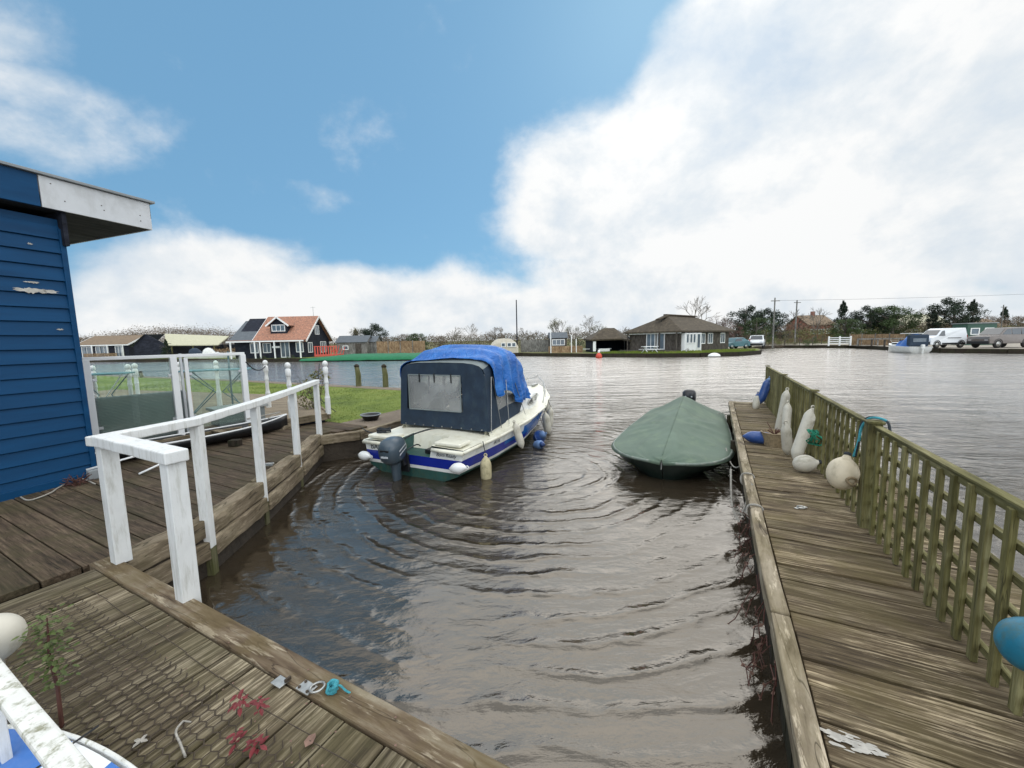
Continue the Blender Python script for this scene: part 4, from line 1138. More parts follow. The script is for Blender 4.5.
# blue tarpaulin over the canopy: its own thing, thrown over the boat
tb = thing('blue_tarpaulin', 'crumpled bright blue tarpaulin thrown over the canopy of the motor cruiser', 'tarpaulin', (-1.60, 6.1, 0), BH)
P = []; NX = 46; NT_ = 60
for i in range(NX+1):
    u = i/NX; x = 1.02+1.93*u
    rear = .05*sin(u*0)
    aw = arch(min(x, 2.84)); row = []
    # arc positions: t from port hem to starboard hem
    tp0 = .16-.04*sin(u*5); tp1 = .80+ (.03+.17*max(0, (u-.18))/.8) 
    tp1 = min(.985, tp1+.015*sin(u*17))
    for k in range(NT_+1):
        t = tp0+(tp1-tp0)*k/NT_
        f = t*24; j = int(min(23, f)); fr_ = f-j; p = Vector(aw[j]).lerp(Vector(aw[j+1]), fr_)
        xo = p.x
        # rear hem follows a slanting line
        back = -.10+.07*cos(t*9)+.30*max(0, t-.66)*(1-u)*2.4
        xo = x+back*(1-u)
        q = arch(min(max(xo, .86), 2.84)); p = Vector(q[j]).lerp(Vector(q[j+1]), fr_)
        cdir = Vector((0, p.y, (p.z-1.15)*1.2)); cdir.normalize()
        vert = max(0, abs(t-.5)-.2)/.3
        w = .055+.035*sin(pi*u)+.020*sin(x*17+t*6+3*mnoise.noise(Vector((x*1.5, t*5, 0))))*(1+1.3*vert)+.030*mnoise.noise(Vector((x*5, t*12, 2)))+.030*(.5-abs(mnoise.noise(Vector((x*6+t*9, t*16, 5)))))**2*2-.03+.022*(.4-abs(mnoise.noise(Vector((x*15, t*9, 9)))))
        w += .03*vert*(1+sin(x*11+t*3))
        p += cdir*max(.015, w); p.x = xo
        if abs(t-.5) > .47: p.z -= .0
        row.append(p)
    P.append(row)
m_ = MB(); m_.grid(P); m_.build('tarp_sheet', M_tarpblue, tb, smooth=True, solid=.006)
m_ = MB(); m_.tube([P[i][NT_]+Vector((0, -.006, 0)) for i in range(0, NX+1)], .007, 5); m_.build('hem', M_tarpblue, tb, smooth=True)

# ---- fenders round the cruiser
def bw(x, y, z=0):
    c, s = cos(BH), sin(BH); return Vector((-1.60+x*c-y*s, 6.1+x*s+y*c, z))
def fender(name, mat, mat2, L, r, label, loc, tilt=(0, 0, 0), rope_to=None, group=None, flat=1, cat='fender'):
    t = thing(name, label, cat, loc, 0, group); t.rotation_euler = tilt
    m_ = MB(); h = L/2
    pr = [(.012, -h-.02), (.025, -h), (r*.7, -h+r*.5), (r*.93, -h+r), (r, -h+r*1.5), (r*1.0, 0), (r, h-r*1.5), (r*.93, h-r), (r*.7, h-r*.5), (.025, h), (.012, h+.02)]
    m_.lathe(pr, 16); o = m_.build('body', mat, t, smooth=True)
    if flat != 1: o.scale = (1, flat, 1)
    if mat2:
        m_ = MB(); m_.lathe([(r*.72, h-r*.48), (.03, h+.002), (.014, h+.025)], 14); m_.build('end_cap', mat2, t, smooth=True)
    m_ = MB(); m_.tube([(.022*cos(a), 0, h+.03+.022*sin(a)) for a in [i*2*pi/12 for i in range(12)]], .008, 5, closed=True); m_.build('eye', mat2 or mat, t, smooth=True)
    if rope_to is not None:
        a = Matrix.Translation(loc) @ t.rotation_euler.to_matrix().to_4x4() @ Vector((0, 0, h+.03))
        m_ = MB(); m_.tube([a, Vector(rope_to)], .007, 5); o = m_.build('fender_rope', M_ropedark); tag(o, 'short rope holding the '+label, 'rope')
    return t
fender('fender', M_fenderclean, None, .26, .075, 'small white fender at the port corner of the cruiser transom', bw(-.07, .92, .25), (0, radians(90), radians(-30)), group=None)
fender('fender', M_fenderclean, None, .26, .08, 'small white fender at the starboard corner of the cruiser transom', bw(-.08, -.92, .27), (0, radians(80), radians(-25)))
fender('fender', M_fenderyellow, None, .42, .085, 'yellowed upright fender standing in the water behind the cruiser', bw(.38, -1.12, .12), (0, 0, 0), bw(.45, -1.04, .55))
fender('fender', M_fenderwhite, None, .46, .07, 'long white fender hanging amidships below the tarpaulin', bw(1.55, -1.13, .40), (radians(-8), radians(-14), .5), bw(1.5, -1.07, .62))
fender('fender', M_fenderwhite, None, .50, .085, 'fat white fender hanging by the cruiser bow, closer of the pair', bw(3.35, -.98, .25), (radians(5), radians(-12), .4), bw(3.3, -.98, .66))
fender('fender', M_fenderwhite, None, .46, .075, 'white fender hanging by the cruiser bow, further of the pair', bw(3.72, -.92, .30), (0, radians(4), .4), bw(3.7, -.88, .72))
fender('fender', M_fenderblue, M_fenderpale, .34, .13, 'fat blue fender floating against the cruiser side', bw(2.62, -1.10, .13), (radians(40), radians(50), 0), bw(2.7, -1.05, .6))
fender('fender', M_fenderpale, M_fenderblue, .34, .085, 'pale blue fender floating next to the fat blue one', bw(2.28, -1.22, .06), (radians(60), radians(60), 0))
fender('fender', M_fenderwhite, M_black, .40, .055, 'slim white fender hanging from the cruiser bow tip', bw(4.85, -.42, .42), (0, radians(5), 0), bw(4.85, -.30, .82))
# mooring lines of the cruiser
curve_thing('mooring_line', sag(bw(.3, .95, .55), (-2.95, 7.6, .5), .05), .010, M_ropedark, 'dark mooring line from the cruiser stern to the left quay', 'rope')
curve_thing('mooring_line', sag(bw(4.9, .2, .88), (-.55, 12.0, .5), .1), .010, M_ropedark, 'dark mooring line from the cruiser bow to the quay end', 'rope')
mb = MB()
for k in range(3): mb.tube([bw(.22, .75, .60+k*.025)+Vector((.11*cos(a+k), .07*sin(a+k), .01*sin(3*a))) for a in [i*2*pi/16 for i in range(16)]], .013, 6, closed=True)
tag(mb.build('coiled_rope', M_ropedark, None, smooth=True), 'dark rope coiled on the port stern corner of the cruiser', 'rope')

# ================================================================ COVERED DINGHY
cd = thing('covered_dinghy', 'dark green dinghy under a fitted green cover moored beside the jetty', 'boat', D(-.70, 5.92)[:], TH)
# local y runs from the bow (near) to the stern (far)
DL = 4.5
def dw(y):   # half beam
    t = max(0, min(1, y/DL)); return .91*min(1, (1-(1-min(1, t/.30))**2.8)**.47)*(1-.12*max(0, t-.5)/.5)
def dz(y): return .26+.04*(1-y/DL)**2
ys = [0, .03, .08, .16, .28, .45, .7, 1.0, 1.4, 1.9, 2.5, 3.1, 3.7, 4.1, 4.5]
P = []
for y in ys:
    w = max(.01, dw(y)); z = dz(y); row = []
    for t in [-1, -.93, -.8, -.55, 0, .55, .8, .93, 1]:
        k = abs(t); zz_ = z if k == 1 else (z*.55 if k == .93 else (.12 if k == .8 else (-.08 if k == .55 else -.16)))
        inset = .10+.12*(1-zz_/z)*0
        wy = w*(1 if k == 1 else (.90 if k == .93 else (.74 if k == .8 else (.5 if k == .55 else 0))))
        row.append(((wy if t > 0 else -wy), y+(z-zz_)*.55*(1-y/DL)**2, zz_))
    P.append(row)
m_ = MB(); m_.grid(P); m_.f.append(tuple(range(len(m_.v)-9, len(m_.v)))); m_.mi.append(0)
m_.build('hull', M_greenhull, cd, smooth=True)
loop = [(-dw(y), y, dz(y)+.005) for y in ys[::-1]]+[(dw(y), y, dz(y)+.005) for y in ys[1:]]
m_ = MB(); m_.tube(loop, .022, 8); m_.build('rub_rail', M_gunwale, cd, smooth=True)
P = []; NY = 60; NXX = 40
for i in range(NY+1):
    y = -.02+(DL+.05)*(i/NY)**1.15; yy = max(0, min(DL, y)); w = max(.015, dw(yy)+.02); row = []
    ridge = .05+.45*min(1, (max(0, yy)/3.6))**.75*(1 if yy < 3.7 else max(.55, 1-(yy-3.7)*.62)) if True else 0
    for j in range(NXX+1):
        t = -1+2*j/NXX; k = abs(t)
        z = dz(yy)+.015+ridge*(1-k**1.12)
        if k > .98: z -= .035
        # creases fan from the ridge towards the gunwale
        ang = atan2(yy-1.6, abs(t)*w+.05)
        z += .045*((1-abs(sin(ang*5.5+(1 if t > 0 else 0)+1.2*mnoise.noise(Vector((t*2, yy, 0))))))**2.2)*k*(1-k)*3.2
        z += .022*mnoise.noise(Vector((t*3, yy*1.6, 4)))*(1-k)+.012*mnoise.noise(Vector((t*8, yy*4, 4)))*(1-k*.7)-.03*max(0, sin(k*pi))**2*(.5+.5*sin(yy*2.6))
        row.append((t*w*(1.012 if k < 1 else 1.02), y-(.03 if i == 0 else 0), z))
    P.append(row)
m_ = MB(); m_.grid(P); m_.build('cover', M_tarpgreen, cd, smooth=True, solid=.004)
m_ = MB(); m_.tube([(P[i][NXX//2][0], P[i][NXX//2][1], P[i][NXX//2][2]+.004) for i in range(2, 54)], .006, 5); m_.build('ridge_seam', M_tarpgreen, cd, smooth=True)
m_ = MB(); m_.tube([(0, -.03, .34), (.0, -.05, .22)], .010, 6); m_.build('bow_eye', M_steel, cd)
dm = thing('outboard_motor', None, None, (.05, DL+.12, 0), 0); dm.parent = cd
P = []
for z, a_, b_ in ((.42, .08, .10), (.50, .12, .16), (.62, .13, .19), (.74, .125, .18), (.80, .09, .13), (.815, .03, .05)):
    P.append([(a_*1.2*(abs(cos(q))**.7)*(1 if cos(q) > 0 else -1), b_*(abs(sin(q))**.7)*(1 if sin(q) > 0 else -1), z) for q in [2*pi*k/16 for k in range(16)]])
m_ = MB(); m_.grid(P, wrap=True); n_ = len(m_.v); m_.f.append(tuple(range(n_-16, n_))); m_.mi.append(0); m_.build('cowling', M_black, dm, smooth=True)
m_ = MB(); m_.tube([(0, 0, .45), (0, .02, -.4)], [.07, .04], 10); m_.build('leg', M_black, dm, smooth=True)
m_ = MB(); m_.box((0, -.175, .66), (.16, .01, .025)); m_.build('stripe', M_motorstripe, dm)
# lines and old rope against the jetty
curve_thing('mooring_line', sag(D(.12, 6.9, .36), D(.30, 5.75, .50), .18), .009, M_rope, 'pale mooring line from the dinghy bow to the jetty beam', 'rope')
curve_thing('mooring_line', sag(D(-.05, 10.0, .36), D(.33, 9.75, .54), .04), .009, M_rope, 'short pale line from the dinghy stern to the jetty end', 'rope')
def frayed(a, b, label, mat=None, n=26, spread=.05):
    m_ = MB(); pts = spline([a, tuple((Vector(a)+Vector(b))/2+Vector((-.03, 0, -.12))), b], 6); m_.tube(pts, .011, 6)
    for k in range(n):
        p = pts[RNG.randrange(len(pts))]
        m_.tube([p, p+Vector((RNG.uniform(-1, 1), RNG.uniform(-1, 1), RNG.uniform(-1, .6)))*spread], .002, 3)
    return tag(m_.build('frayed_rope', mat or M_rope), label, 'rope')
frayed(D(.16, 5.6, .42)[:], D(.24, 4.75, .10)[:], 'frayed pale rope hanging between the dinghy and the jetty', n=60)
frayed(D(.34, 4.75, .545)[:], D(.24, 4.50, .30)[:], 'frayed rope end looped over the jetty beam', n=40)
for k, (b, lb) in enumerate(((4.15, 'rope loop knotted round the jetty beam nearer the camera'), (5.1, 'rope loop knotted round the jetty beam beside the dinghy bow'))):
    f0 = .36-(b-1.15)*.0115
    m_ = MB(); m_.tube([(D(f0+.066*cos(a)*1.0, b+.015*sin(3*a), .475+.078*sin(a)))[:] for a in [i*2*pi/20 for i in range(20)]], .011, 6, closed=True)
    tag(m_.build('rope_loop', M_rope, None, smooth=True), lb, 'rope')
# dead brambles hanging over the jetty side
bm_ = thing('bramble', 'dark straggling bramble stems hanging over the side of the jetty', 'plant', D(.28, 3.6)[:], TH)
m_ = MB(); lf = MB()
for k in range(26):
    b0 = RNG.uniform(-1.2, 1.1); p = Vector((RNG.uniform(.0, .05), b0, RNG.uniform(.2, .45))); pts = [p]
    for q in range(6):
        p = p+Vector((RNG.uniform(-.055, .02), RNG.uniform(-.10, .10), RNG.uniform(-.11, .03))); pts.append(p)
        if RNG.random() < .75:
            s_ = RNG.uniform(.010, .022); a = Vector((RNG.gauss(0, 1), RNG.gauss(0, 1), RNG.gauss(0, 1))).normalized(); bb = a.orthogonal().normalized(); cc = a.cross(bb)
            lf.add([p-bb*s_, p-cc*s_*.6, p+bb*s_, p+cc*s_*.6], [(0, 1, 2, 3)])
    m_.tube(pts, .0035, 4)
m_.build('stem', M_stem, bm_); lf.build('leaves', M_dryleaf, bm_, recalc=False)

# ================================================================ THINGS ON THE JETTY
def buoy(name, label, loc, r, mat, tilt, squash=1.12, cap=None, hole=False, cat='buoy'):
    t = thing(name, label, cat, loc); t.rotation_euler = tilt
    m_ = MB(); pr = []
    for k in range(19):
        a = -pi/2+pi*k/18; rr = r*cos(a); z = r*squash*sin(a)
        if a > .5: rr = max(rr*(1-.12*(a-.5)), .0)
        pr.append((max(rr, .004), z))
    pr = pr[:-3]+[(r*.30, r*squash*.97), (r*.22, r*squash*1.12), (r*.20, r*squash*1.30), (r*.10, r*squash*1.34)]
    m_.lathe(pr, 22); m_.build('body', mat, t, smooth=True)
    m_ = MB(); m_.lathe([(r*.235, r*squash*1.13), (r*.24, r*squash*1.18), (r*.22, r*squash*1.32), (.008, r*squash*1.35)], 14); m_.build('collar', cap or M_ropedark, t, smooth=True)
    if hole:
        m_ = MB(); m_.tube([(.04*cos(a), -r*.93+.01*cos(2*a), -r*.55+.03*sin(a)) for a in [i*2*pi/18 for i in range(18)]], .012, 6, closed=True); m_.build('worn_ring', M_pot, t, smooth=True)
    return t
fb = lambda b, da, z: D(fence_line(b)+da, b, z)
buoy('round_buoy', 'large round beige buoy hanging from the main fence post', fb(4.30, -.15, .89), .115, M_fendercream, (radians(-14), radians(24), radians(0)), squash=1.25, hole=True)
top = fb(4.14, -.02, 1.385)
for k in range(2):
    curve_thing('buoy_rope', [fb(4.24, -.10+.01*k, 1.06), fb(4.22, -.08, 1.2), fb(4.24+.03*k, -.06, 1.32), fb(4.20+.03*k, -.02, 1.405), fb(4.10, .05, 1.402), fb(4.05, .06, 1.32)], .010, (M_ropeblue, M_ropedark)[k],
                ('turquoise', 'dark')[k]+' rope tying the beige buoy over the top of the fence post', 'rope')
buoy('round_buoy', 'turquoise round buoy hanging on the near end of the fence', fb(2.14, -.09, .905), .090, M_buoyteal, (0, radians(6), 0), cap=M_ropegreen)
curve_thing('buoy_rope', [fb(2.15, -.08, 1.01), fb(2.17, -.06, 1.18), fb(2.17, -.02, 1.375), fb(2.16, .04, 1.30)], .007, M_ropeblue, 'thin rope holding the turquoise buoy to the fence rail', 'rope')
fender('fender', M_fenderblue, M_fenderpale, .56, .085, 'blue fender hanging at the far end of the fence', fb(10.15, -.13, .88), (radians(6), radians(18), .3))
fender('fender', M_fenderwhite, M_fenderblue, .34, .07, 'small white and blue fender below the hanging blue one', fb(10.1, -.27, .64), (radians(-6), radians(16), .3))
fender('fender', M_fenderwhite, None, .70, .060, 'slim grey white fender leaning on the fence behind the pot, taller of the pair', fb(7.55, -.15, .86), (radians(4), radians(6), 0))
fender('fender', M_fenderwhite, None, .56, .058, 'grey white fender leaning on the fence behind the pot, shorter of the pair', fb(7.15, -.15, .78), (radians(-8), radians(16), .4))
fender('fender', M_fenderwhite, None, .66, .068, 'big white sausage fender leaning steeply against the lattice', fb(5.98, -.14, .86), (radians(-10), radians(24), 0))
fender('fender', M_fenderwhite, None, .42, .062, 'shorter white fender crossing the foot of the big sausage fender', fb(6.25, -.27, .72), (radians(8), radians(-12), 0))
buoy('round_buoy', 'round white buoy lying on the jetty boards under the sausage fender', fb(5.55, -.19, .605), .100, M_fenderwhite, (radians(75), radians(15), radians(60)), squash=1.2)
pt = thing('wicker_pot', 'low wicker pot standing on the jetty with a dried plant in it', 'pot', fb(6.75, -.34, .50)[:])
m_ = MB(); m_.lathe([(.13, 0), (.17, .19), (.178, .20), (.165, .205), (.155, .17), (.01, .165)], 20); m_.build('pot', M_pot, pt, smooth=False)
m_ = MB()
for k in range(16): m_.tube([(0, 0, .16), (RNG.uniform(-.12, .12), RNG.uniform(-.12, .12), RNG.uniform(.22, .34))], .005, 4)
m_.build('plant', M_stem, pt)
fender('fender', M_fenderblue, None, .40, .09, 'blue fender lying on the boards against the wicker pot', fb(6.78, -.52, .595), (0, radians(92), TH+.1))
m_ = MB()
for k in range(5):
    c = fb(5.72, -.07, .88); m_.tube([c+Vector((RNG.uniform(-.02, .02)+.07*cos(a+k), .06*sin(2*a+k), .09*sin(a+k*.7))) for a in [i*2*pi/12 for i in range(12)]], .008, 5, closed=True)
tag(m_.build('rope_bundle', M_ropegreen, None, smooth=True), 'tangled green rope tied to the lattice beside the white fenders', 'rope')
# cleat ring on the jetty boards
cl = D(.70, 4.35, .51)
m_ = MB(); m_.box((cl.x, cl.y, .507), (.12, .03, .008), rz=.2); m_.tube([(cl.x+.03*cos(a), cl.y+.03*sin(a), .515) for a in [i*2*pi/12 for i in range(12)]], .005, 5, closed=True)
tag(m_.build('deck_ring', M_steel), 'small steel ring plate on the jetty boards', 'ring')

# ================================================================ FOREGROUND THINGS
mr = thing('mooring_ring', 'steel mooring ring on its plate on the foreground beam', 'ring', D(-1.60, 1.075, .512)[:], TH)
m_ = MB(); m_.box((-.055, -.03, .004), (.085, .055, .006)); m_.build('plate', M_steel, mr, bevel=.002)
m_ = MB()
for x, y in ((-.085, -.045), (-.03, -.045), (-.085, -.012), (-.03, -.012)): m_.lathe([(.007, .007), (.007, .011)], 8, (x, y, 0))
m_.build('bolt', M_rust, mr)
m_ = MB(); m_.tube([(.0+.034*cos(a), -.015+.03*sin(a), .016+.006*cos(a)) for a in [i*2*pi/20 for i in range(20)]], .0055, 6, closed=True); m_.build('ring', M_steel, mr, smooth=True)
m_ = MB(); c = D(-1.535, 1.09, .532)
for k in range(6):
    m_.tube([c+Vector((RNG.uniform(-.008, .008)+.022*cos(a+k), .02*sin(a*1+k*.8), .016*sin(a+k*1.3))) for a in [i*2*pi/14 for i in range(14)]], .0065, 5, closed=True)
m_.tube(spline([c, c+Vector((.035, .0, .005)), c+Vector((.07, -.01, -.015)), D(-1.42, 1.15, .47)]), .005, 5)
tag(m_.build('rope_knot', M_ropeblue, None, smooth=True), 'turquoise rope knotted through the mooring ring', 'rope')
h2 = thing('hinge_plate', 'small pale steel plate on the foreground beam left of the mooring ring', 'plate', D(-1.80, 1.01, .512)[:], TH)
m_ = MB(); m_.box((0, 0, .003), (.07, .05, .005)); m_.build('plate', M_steel, h2, bevel=.002)
m_ = MB(); m_.box((.03, .02, .012), (.012, .03, .016)); m_.build('latch', M_rust, h2, bevel=.002)

# blue and white kayak lying under the rail
kk = thing('kayak', 'blue and white kayak lying under the mossy rail in the near left corner', 'kayak', (0, 0, 0), TH)
def kay(w0, z, n=30):
    out = []
    for i in range(n+1):
        x = 2.4*i/n; w = w0*(1-(1-min(1, x/1.0))**2.2)**.7; out.append((x, w))
    return out
prof = kay(.23, 0); P = []
for x, w in prof:
    P.append([(-2.58+x, .27+w*cos(a), .585-.075*sin(a)) for a in [pi*j/8 for j in range(9)]])
m_ = MB(); m_.grid(P); m_.build('hull', M_fenderclean, kk, smooth=True)
P = []
for x, w in prof: P.append([(-2.58+x, .27+w*t*.93, .588-.03*(1-t*t)) for t in (-1, -.5, 0, .5, 1)])
m_ = MB(); m_.grid(P, mat=lambda i, j: 1 if 5 <= i <= 7 else 0); m_.build('deck', [M_kayakblue, M_fenderclean], kk, smooth=True)
m_ = MB(); m_.tube([(-2.58+x, .27+w, .592) for x, w in prof], .008, 6); m_.build('rim', M_whitemoss, kk, smooth=True)
m_ = MB(); m_.tube([(-2.58+x, .27-w, .592) for x, w in prof], .008, 6); m_.build('rim', M_whitemoss, kk, smooth=True)
m_ = MB(); m_.tube([(-2.2, .03, .60), (-2.12, .27, .61), (-2.16, .50, .60)], .004, 5); m_.build('deck_line', M_black, kk)

buoy('round_buoy', 'white round buoy standing behind the rail at the left edge', (-2.12,1.50,0.94), .090, M_fenderwhite, (radians(175), 0, 0), squash=1.05)
m_ = MB(); bq = (-2.12,1.50,0.95); m_.tube([(bq[0], bq[1], .5), (bq[0], bq[1], bq[2]-.1)], .02, 8)
tag(m_.build('buoy_pole', M_steel), 'thin pole holding up the white buoy at the left edge', 'pole')

# sapling
sx, sy = (-1.95,1.54)
sp_ = thing('sapling', 'thin brown sapling with small green leaves by the kayak', 'plant', (sx, sy, .5))
m_ = MB(); m_.tube([(0, 0, .0), (.008, 0, .18), (-.005, .0, .33), (.01, 0, .50)], [.008, .007, .006, .002], 6); m_.build('stem', M_stem, sp_)
m_ = MB()
def leaf(m, p, d, L, w, up=Vector((0, 0, 1))):
    p = Vector(p); d = Vector(d).normalized(); s = d.cross(up).normalized() if abs(d.dot(up)) < .95 else Vector((1, 0, 0)); n = s.cross(d)
    m.add([p, p+d*L*.3+s*w, p+d*L*.7+s*w*.8, p+d*L-n*L*.12, p+d*L*.7-s*w*.8, p+d*L*.3-s*w, p+d*L*.5-n*w*.35], [(0, 1, 6), (1, 2, 6), (2, 3, 6), (3, 4, 6), (4, 5, 6), (5, 0, 6)])
for k in range(210):
    z = RNG.uniform(.20, .52); a = RNG.uniform(0, 6.28); r = RNG.uniform(.0, .07)
    leaf(m_, (r*cos(a), r*sin(a), z), (cos(a), sin(a), RNG.uniform(-.9, .5)), RNG.uniform(.016, .030), .0075)
m_.build('leaves', M_leafgreen, sp_, recalc=False)
# red leaved sprigs
def sprig(px_, loc, label, sc):
    t = thing('red_sprig', label, 'plant', loc, px_, 'red leaved sprigs')
    m_ = MB(); m_.tube([(0, 0, -.0), (.01, .0, .03), (.0, .01, .055)], .0016, 5); m_.build('stem', M_stem, t)
    m_ = MB()
    for k in range(13):
        a = k*2.4+RNG.uniform(-.4, .4); r_ = RNG.uniform(0, .02); leaf(m_, (r_*cos(a), r_*sin(a), .03+.004*k), (cos(a), sin(a), RNG.uniform(-.6, .6)), .040*sc*RNG.uniform(.5, 1.1), .009*sc)
    m_.build('leaves', M_leafred, t, recalc=False)
gx = (-1.22,1.59); sprig(.4, (*gx, .505), 'red leaved sprig growing through the netting, left one of the upper pair', 1.0)
gx = (-1.12,1.57); sprig(1.9, (*gx, .505), 'red leaved sprig growing through the netting, right one of the upper pair', .9)
gx = (-1.12,1.42); sprig(2.6, (*gx, .505), 'red leaved sprig nearest the bottom edge, left one of the lower pair', .9)
gx = (-1.03,1.40); sprig(5.1, (*gx, .505), 'red leaved sprig nearest the bottom edge, right one of the lower pair', 1.05)
m_ = MB(); q = (-0.85,1.42); leaf(m_, (*q, .512), (.2, 1, .1), .06, .02); tag(m_.build('dry_leaf', M_dryleaf, None, recalc=False), 'single brownish leaf lying on the netting right of the red sprigs', 'leaf')
m_ = MB(); st = [(-1.43,1.54)+(.515,), (-1.42,1.49)+(.52,), (-1.36,1.44)+(.515,), (-1.30,1.39)+(.515,)]
m_.tube(spline(st), .0045, 6); m_.tube([st[0], (-1.39,1.53)+(.52,)], .003, 5)
tag(m_.build('twig', M_rope), 'bent pale twig lying on the wire netting', 'twig')
m_ = MB(); q = (-1.54,1.46)
for k in range(4): leaf(m_, (*q, .512), (cos(k*1.5), sin(k*1.5), .1), .03, .008)
tag(m_.build('dry_leaf', M_rope, None, recalc=False), 'crumpled pale leaf on the boards beside the kayak', 'leaf')


# ================================================================ FAR BUILDINGS
def wframe(parent, x, z, w, h, face, off, nx=1, nz=1, name='window', fm=None, pm=None):
    """window centred at x,z on a face: 'S' y=off facing -y, 'W' x=off facing -x, 'E' x=off facing +x"""
    fm = fm or M_housewhite; pm = pm or M_pane
    def P3(a, b, d):
        if face == 'S': return (a, off-d, b)
        if face == 'W': return (off-d, a, b)
        return (off+d, a, b)
    def bx(m, a, b, wa, hb, d0, d1):
        if face == 'S': m.box((a, off-(d0+d1)/2, b), (wa, d1-d0, hb))
        elif face == 'W': m.box((off-(d0+d1)/2, a, b), (d1-d0, wa, hb))
        else: m.box((off+(d0+d1)/2, a, b), (d1-d0, wa, hb))
    f = MB(); t = .09
    bx(f, x, z+h/2, w+t, t, .0, .07); bx(f, x, z-h/2, w+t, t, .0, .07)
    bx(f, x-w/2, z, t, h-t, .0, .07); bx(f, x+w/2, z, t, h-t, .0, .07)
    for k in range(1, nx): bx(f, x-w/2+w*k/nx, z, .06, h-t, .0, .06)
    for k in range(1, nz): bx(f, x, z-h/2+h*k/nz, w-t, .05, .0, .055)
    o = f.build(name, fm, parent)
    p = MB(); bx(p, x, z, w-.02, h-.02, .003, .025); p.build('pane', pm, o)
    return o
def gable_roof(parent, x0, x1, y0, y1, ze, zr, mat, th=.14, ov=.35, barge=None, axis='x'):
    yc = (y0+y1)/2; s = (zr-ze)/((y1-y0)/2); zo = ze-ov*s
    for sgn in (-1, 1):
        m_ = MB(); ye = y0-ov if sgn < 0 else y1+ov
        if axis == 'x': m_.xprism([(ye, zo), (yc, zr), (yc, zr+th), (ye, zo+th)], x0-ov, x1+ov)
        else:
            m_.yprism([(ye, zo), (yc, zr), (yc, zr+th), (ye, zo+th)], x0-ov, x1+ov)
        m_.build('roof_slope', mat, parent)
    if barge:
        for xx in (x0-ov-.03, x1+ov+.03):
            m_ = MB()
            for sgn in (-1, 1):
                ye = y0-ov if sgn < 0 else y1+ov
                a, b = ((xx, ye, zo+.04), (xx, yc, zr+.04)) if axis == 'x' else ((ye, xx, zo+.04), (yc, xx, zr+.04))
                m_.beam(a, b, .05, .22)
            m_.build('barge_board', barge, parent)
def walls_gable(parent, x0, x1, y0, y1, ze, zr, mat, name='wall', axis='x'):
    yc = (y0+y1)/2
    m_ = MB(); poly = [(y0, 0), (y1, 0), (y1, ze), (yc, zr-.02), (y0, ze)]
    if axis == 'x': m_.xprism(poly, x0, x1)
    else: m_.yprism(poly, x0, x1)
    m_.build(name, mat, parent)

# far left bungalow: dark boards, white joinery, brown tiles
x0 = -70.79; h = thing('bungalow', 'low black boarded bungalow with brown tiles and white windows behind the glass windbreak', 'bungalow', (x0, 66, .35), 0)
Wd = 8.0
walls_gable(h, 0, Wd, 0, 6, 2.35, 3.7, M_blackwood); gable_roof(h, 0, Wd, 0, 6, 2.4, 3.75, M_roofbrown, barge=M_housewhite)
m_ = MB(); m_.box((Wd/2, -.36, 2.25), (Wd+.8, .05, .16)); m_.build('fascia', M_housewhite, h)
wframe(h, 3.7, 1.35, 2.0, 1.4, 'S', 0, 3); wframe(h, 6.4, 1.2, 1.0, 1.7, 'S', 0, 2); wframe(h, 1.2, 1.1, 1.6, 1.9, 'S', 0, 2, name='patio_door')
m_ = MB(); m_.box((-1.2, 1.6, 1.2), (1.6, 3.2, 2.4)); m_.build('porch', M_housewhite, h)
for k in range(4): m_ = MB(); m_.box((.3+k*2.5, -.75, 1.1), (.12, .12, 2.2)); m_.build('porch_post', M_housewhite, h)
m_ = MB()
for k in range(30): m_.box((2.0+k*.18, -1.3, .45), (.12, .03, .9))
m_.box((4.6, -1.3, .92), (5.5, .06, .07)); m_.build('garden_rail', M_brownfence, h)
# pale roofed boathouse
x0 = -58.86; h = thing('boathouse', 'black boathouse with a wide pale green cream corrugated roof', 'boathouse', (x0, 63, .35), 0)
WB = -46.08--58.86
m_ = MB(); m_.box((WB*.22, 3.5, 1.15), (WB*.44, 7, 2.3)); m_.build('wall', M_blackwood, h)
m_ = MB(); m_.box((WB*.7, 6.8, 1.0), (WB*.6, .2, 2.0)); m_.build('back_wall', M_blackwood, h)
P_ = [(WB*.18, 4.0, 4.05), (WB*.82, 5.0, 3.7), (WB*1.02, -.4, 2.15), (WB*.36, -.4, 2.15)]
m_ = MB(); 
top = [(WB*.14, 3.6, 3.95), (WB*.93, 4.2, 3.35), (WB*1.04, -.4, 1.95), (WB*.40, -.4, 2.05)]
m_.add(top+[(x, y, z-.12) for x, y, z in top], [(0, 1, 2, 3), (7, 6, 5, 4), (0, 4, 5, 1), (1, 5, 6, 2), (2, 6, 7, 3), (3, 7, 4, 0)]); m_.build('roof_slope', M_roofpale, h)
m_ = MB(); top = [(WB*.14, 3.6, 3.95), (WB*.40, -.4, 2.05), (-.5, -.4, 1.9), (-.6, 4.0, 2.6)]
m_.yprism([(0, 0), (WB*.43, 0), (WB*.41, 2.0), (WB*.15, 3.85), (-.1, 2.0)], -.15, 0); m_.build('gable_wall', M_blackwood, h)
m_ = MB(); m_.add([(WB*.14, 3.6, 3.9), (-.6, 3.8, 2.0), (-.5, -.4, 1.9), (WB*.15, -.4, 3.75)], [(0, 1, 2, 3)]); m_.build('roof_slope', M_roofslate, h)
for f in (.46, .72, .98): m_ = MB(); m_.box((WB*f, -.2, 1.0), (.14, .14, 2.05)); m_.build('roof_post', M_fencerail, h)
m_ = MB(); m_.box((WB*.50, -.9, .35), (3.4, .06, .6)); m_.build('low_fence', M_terrace, h)

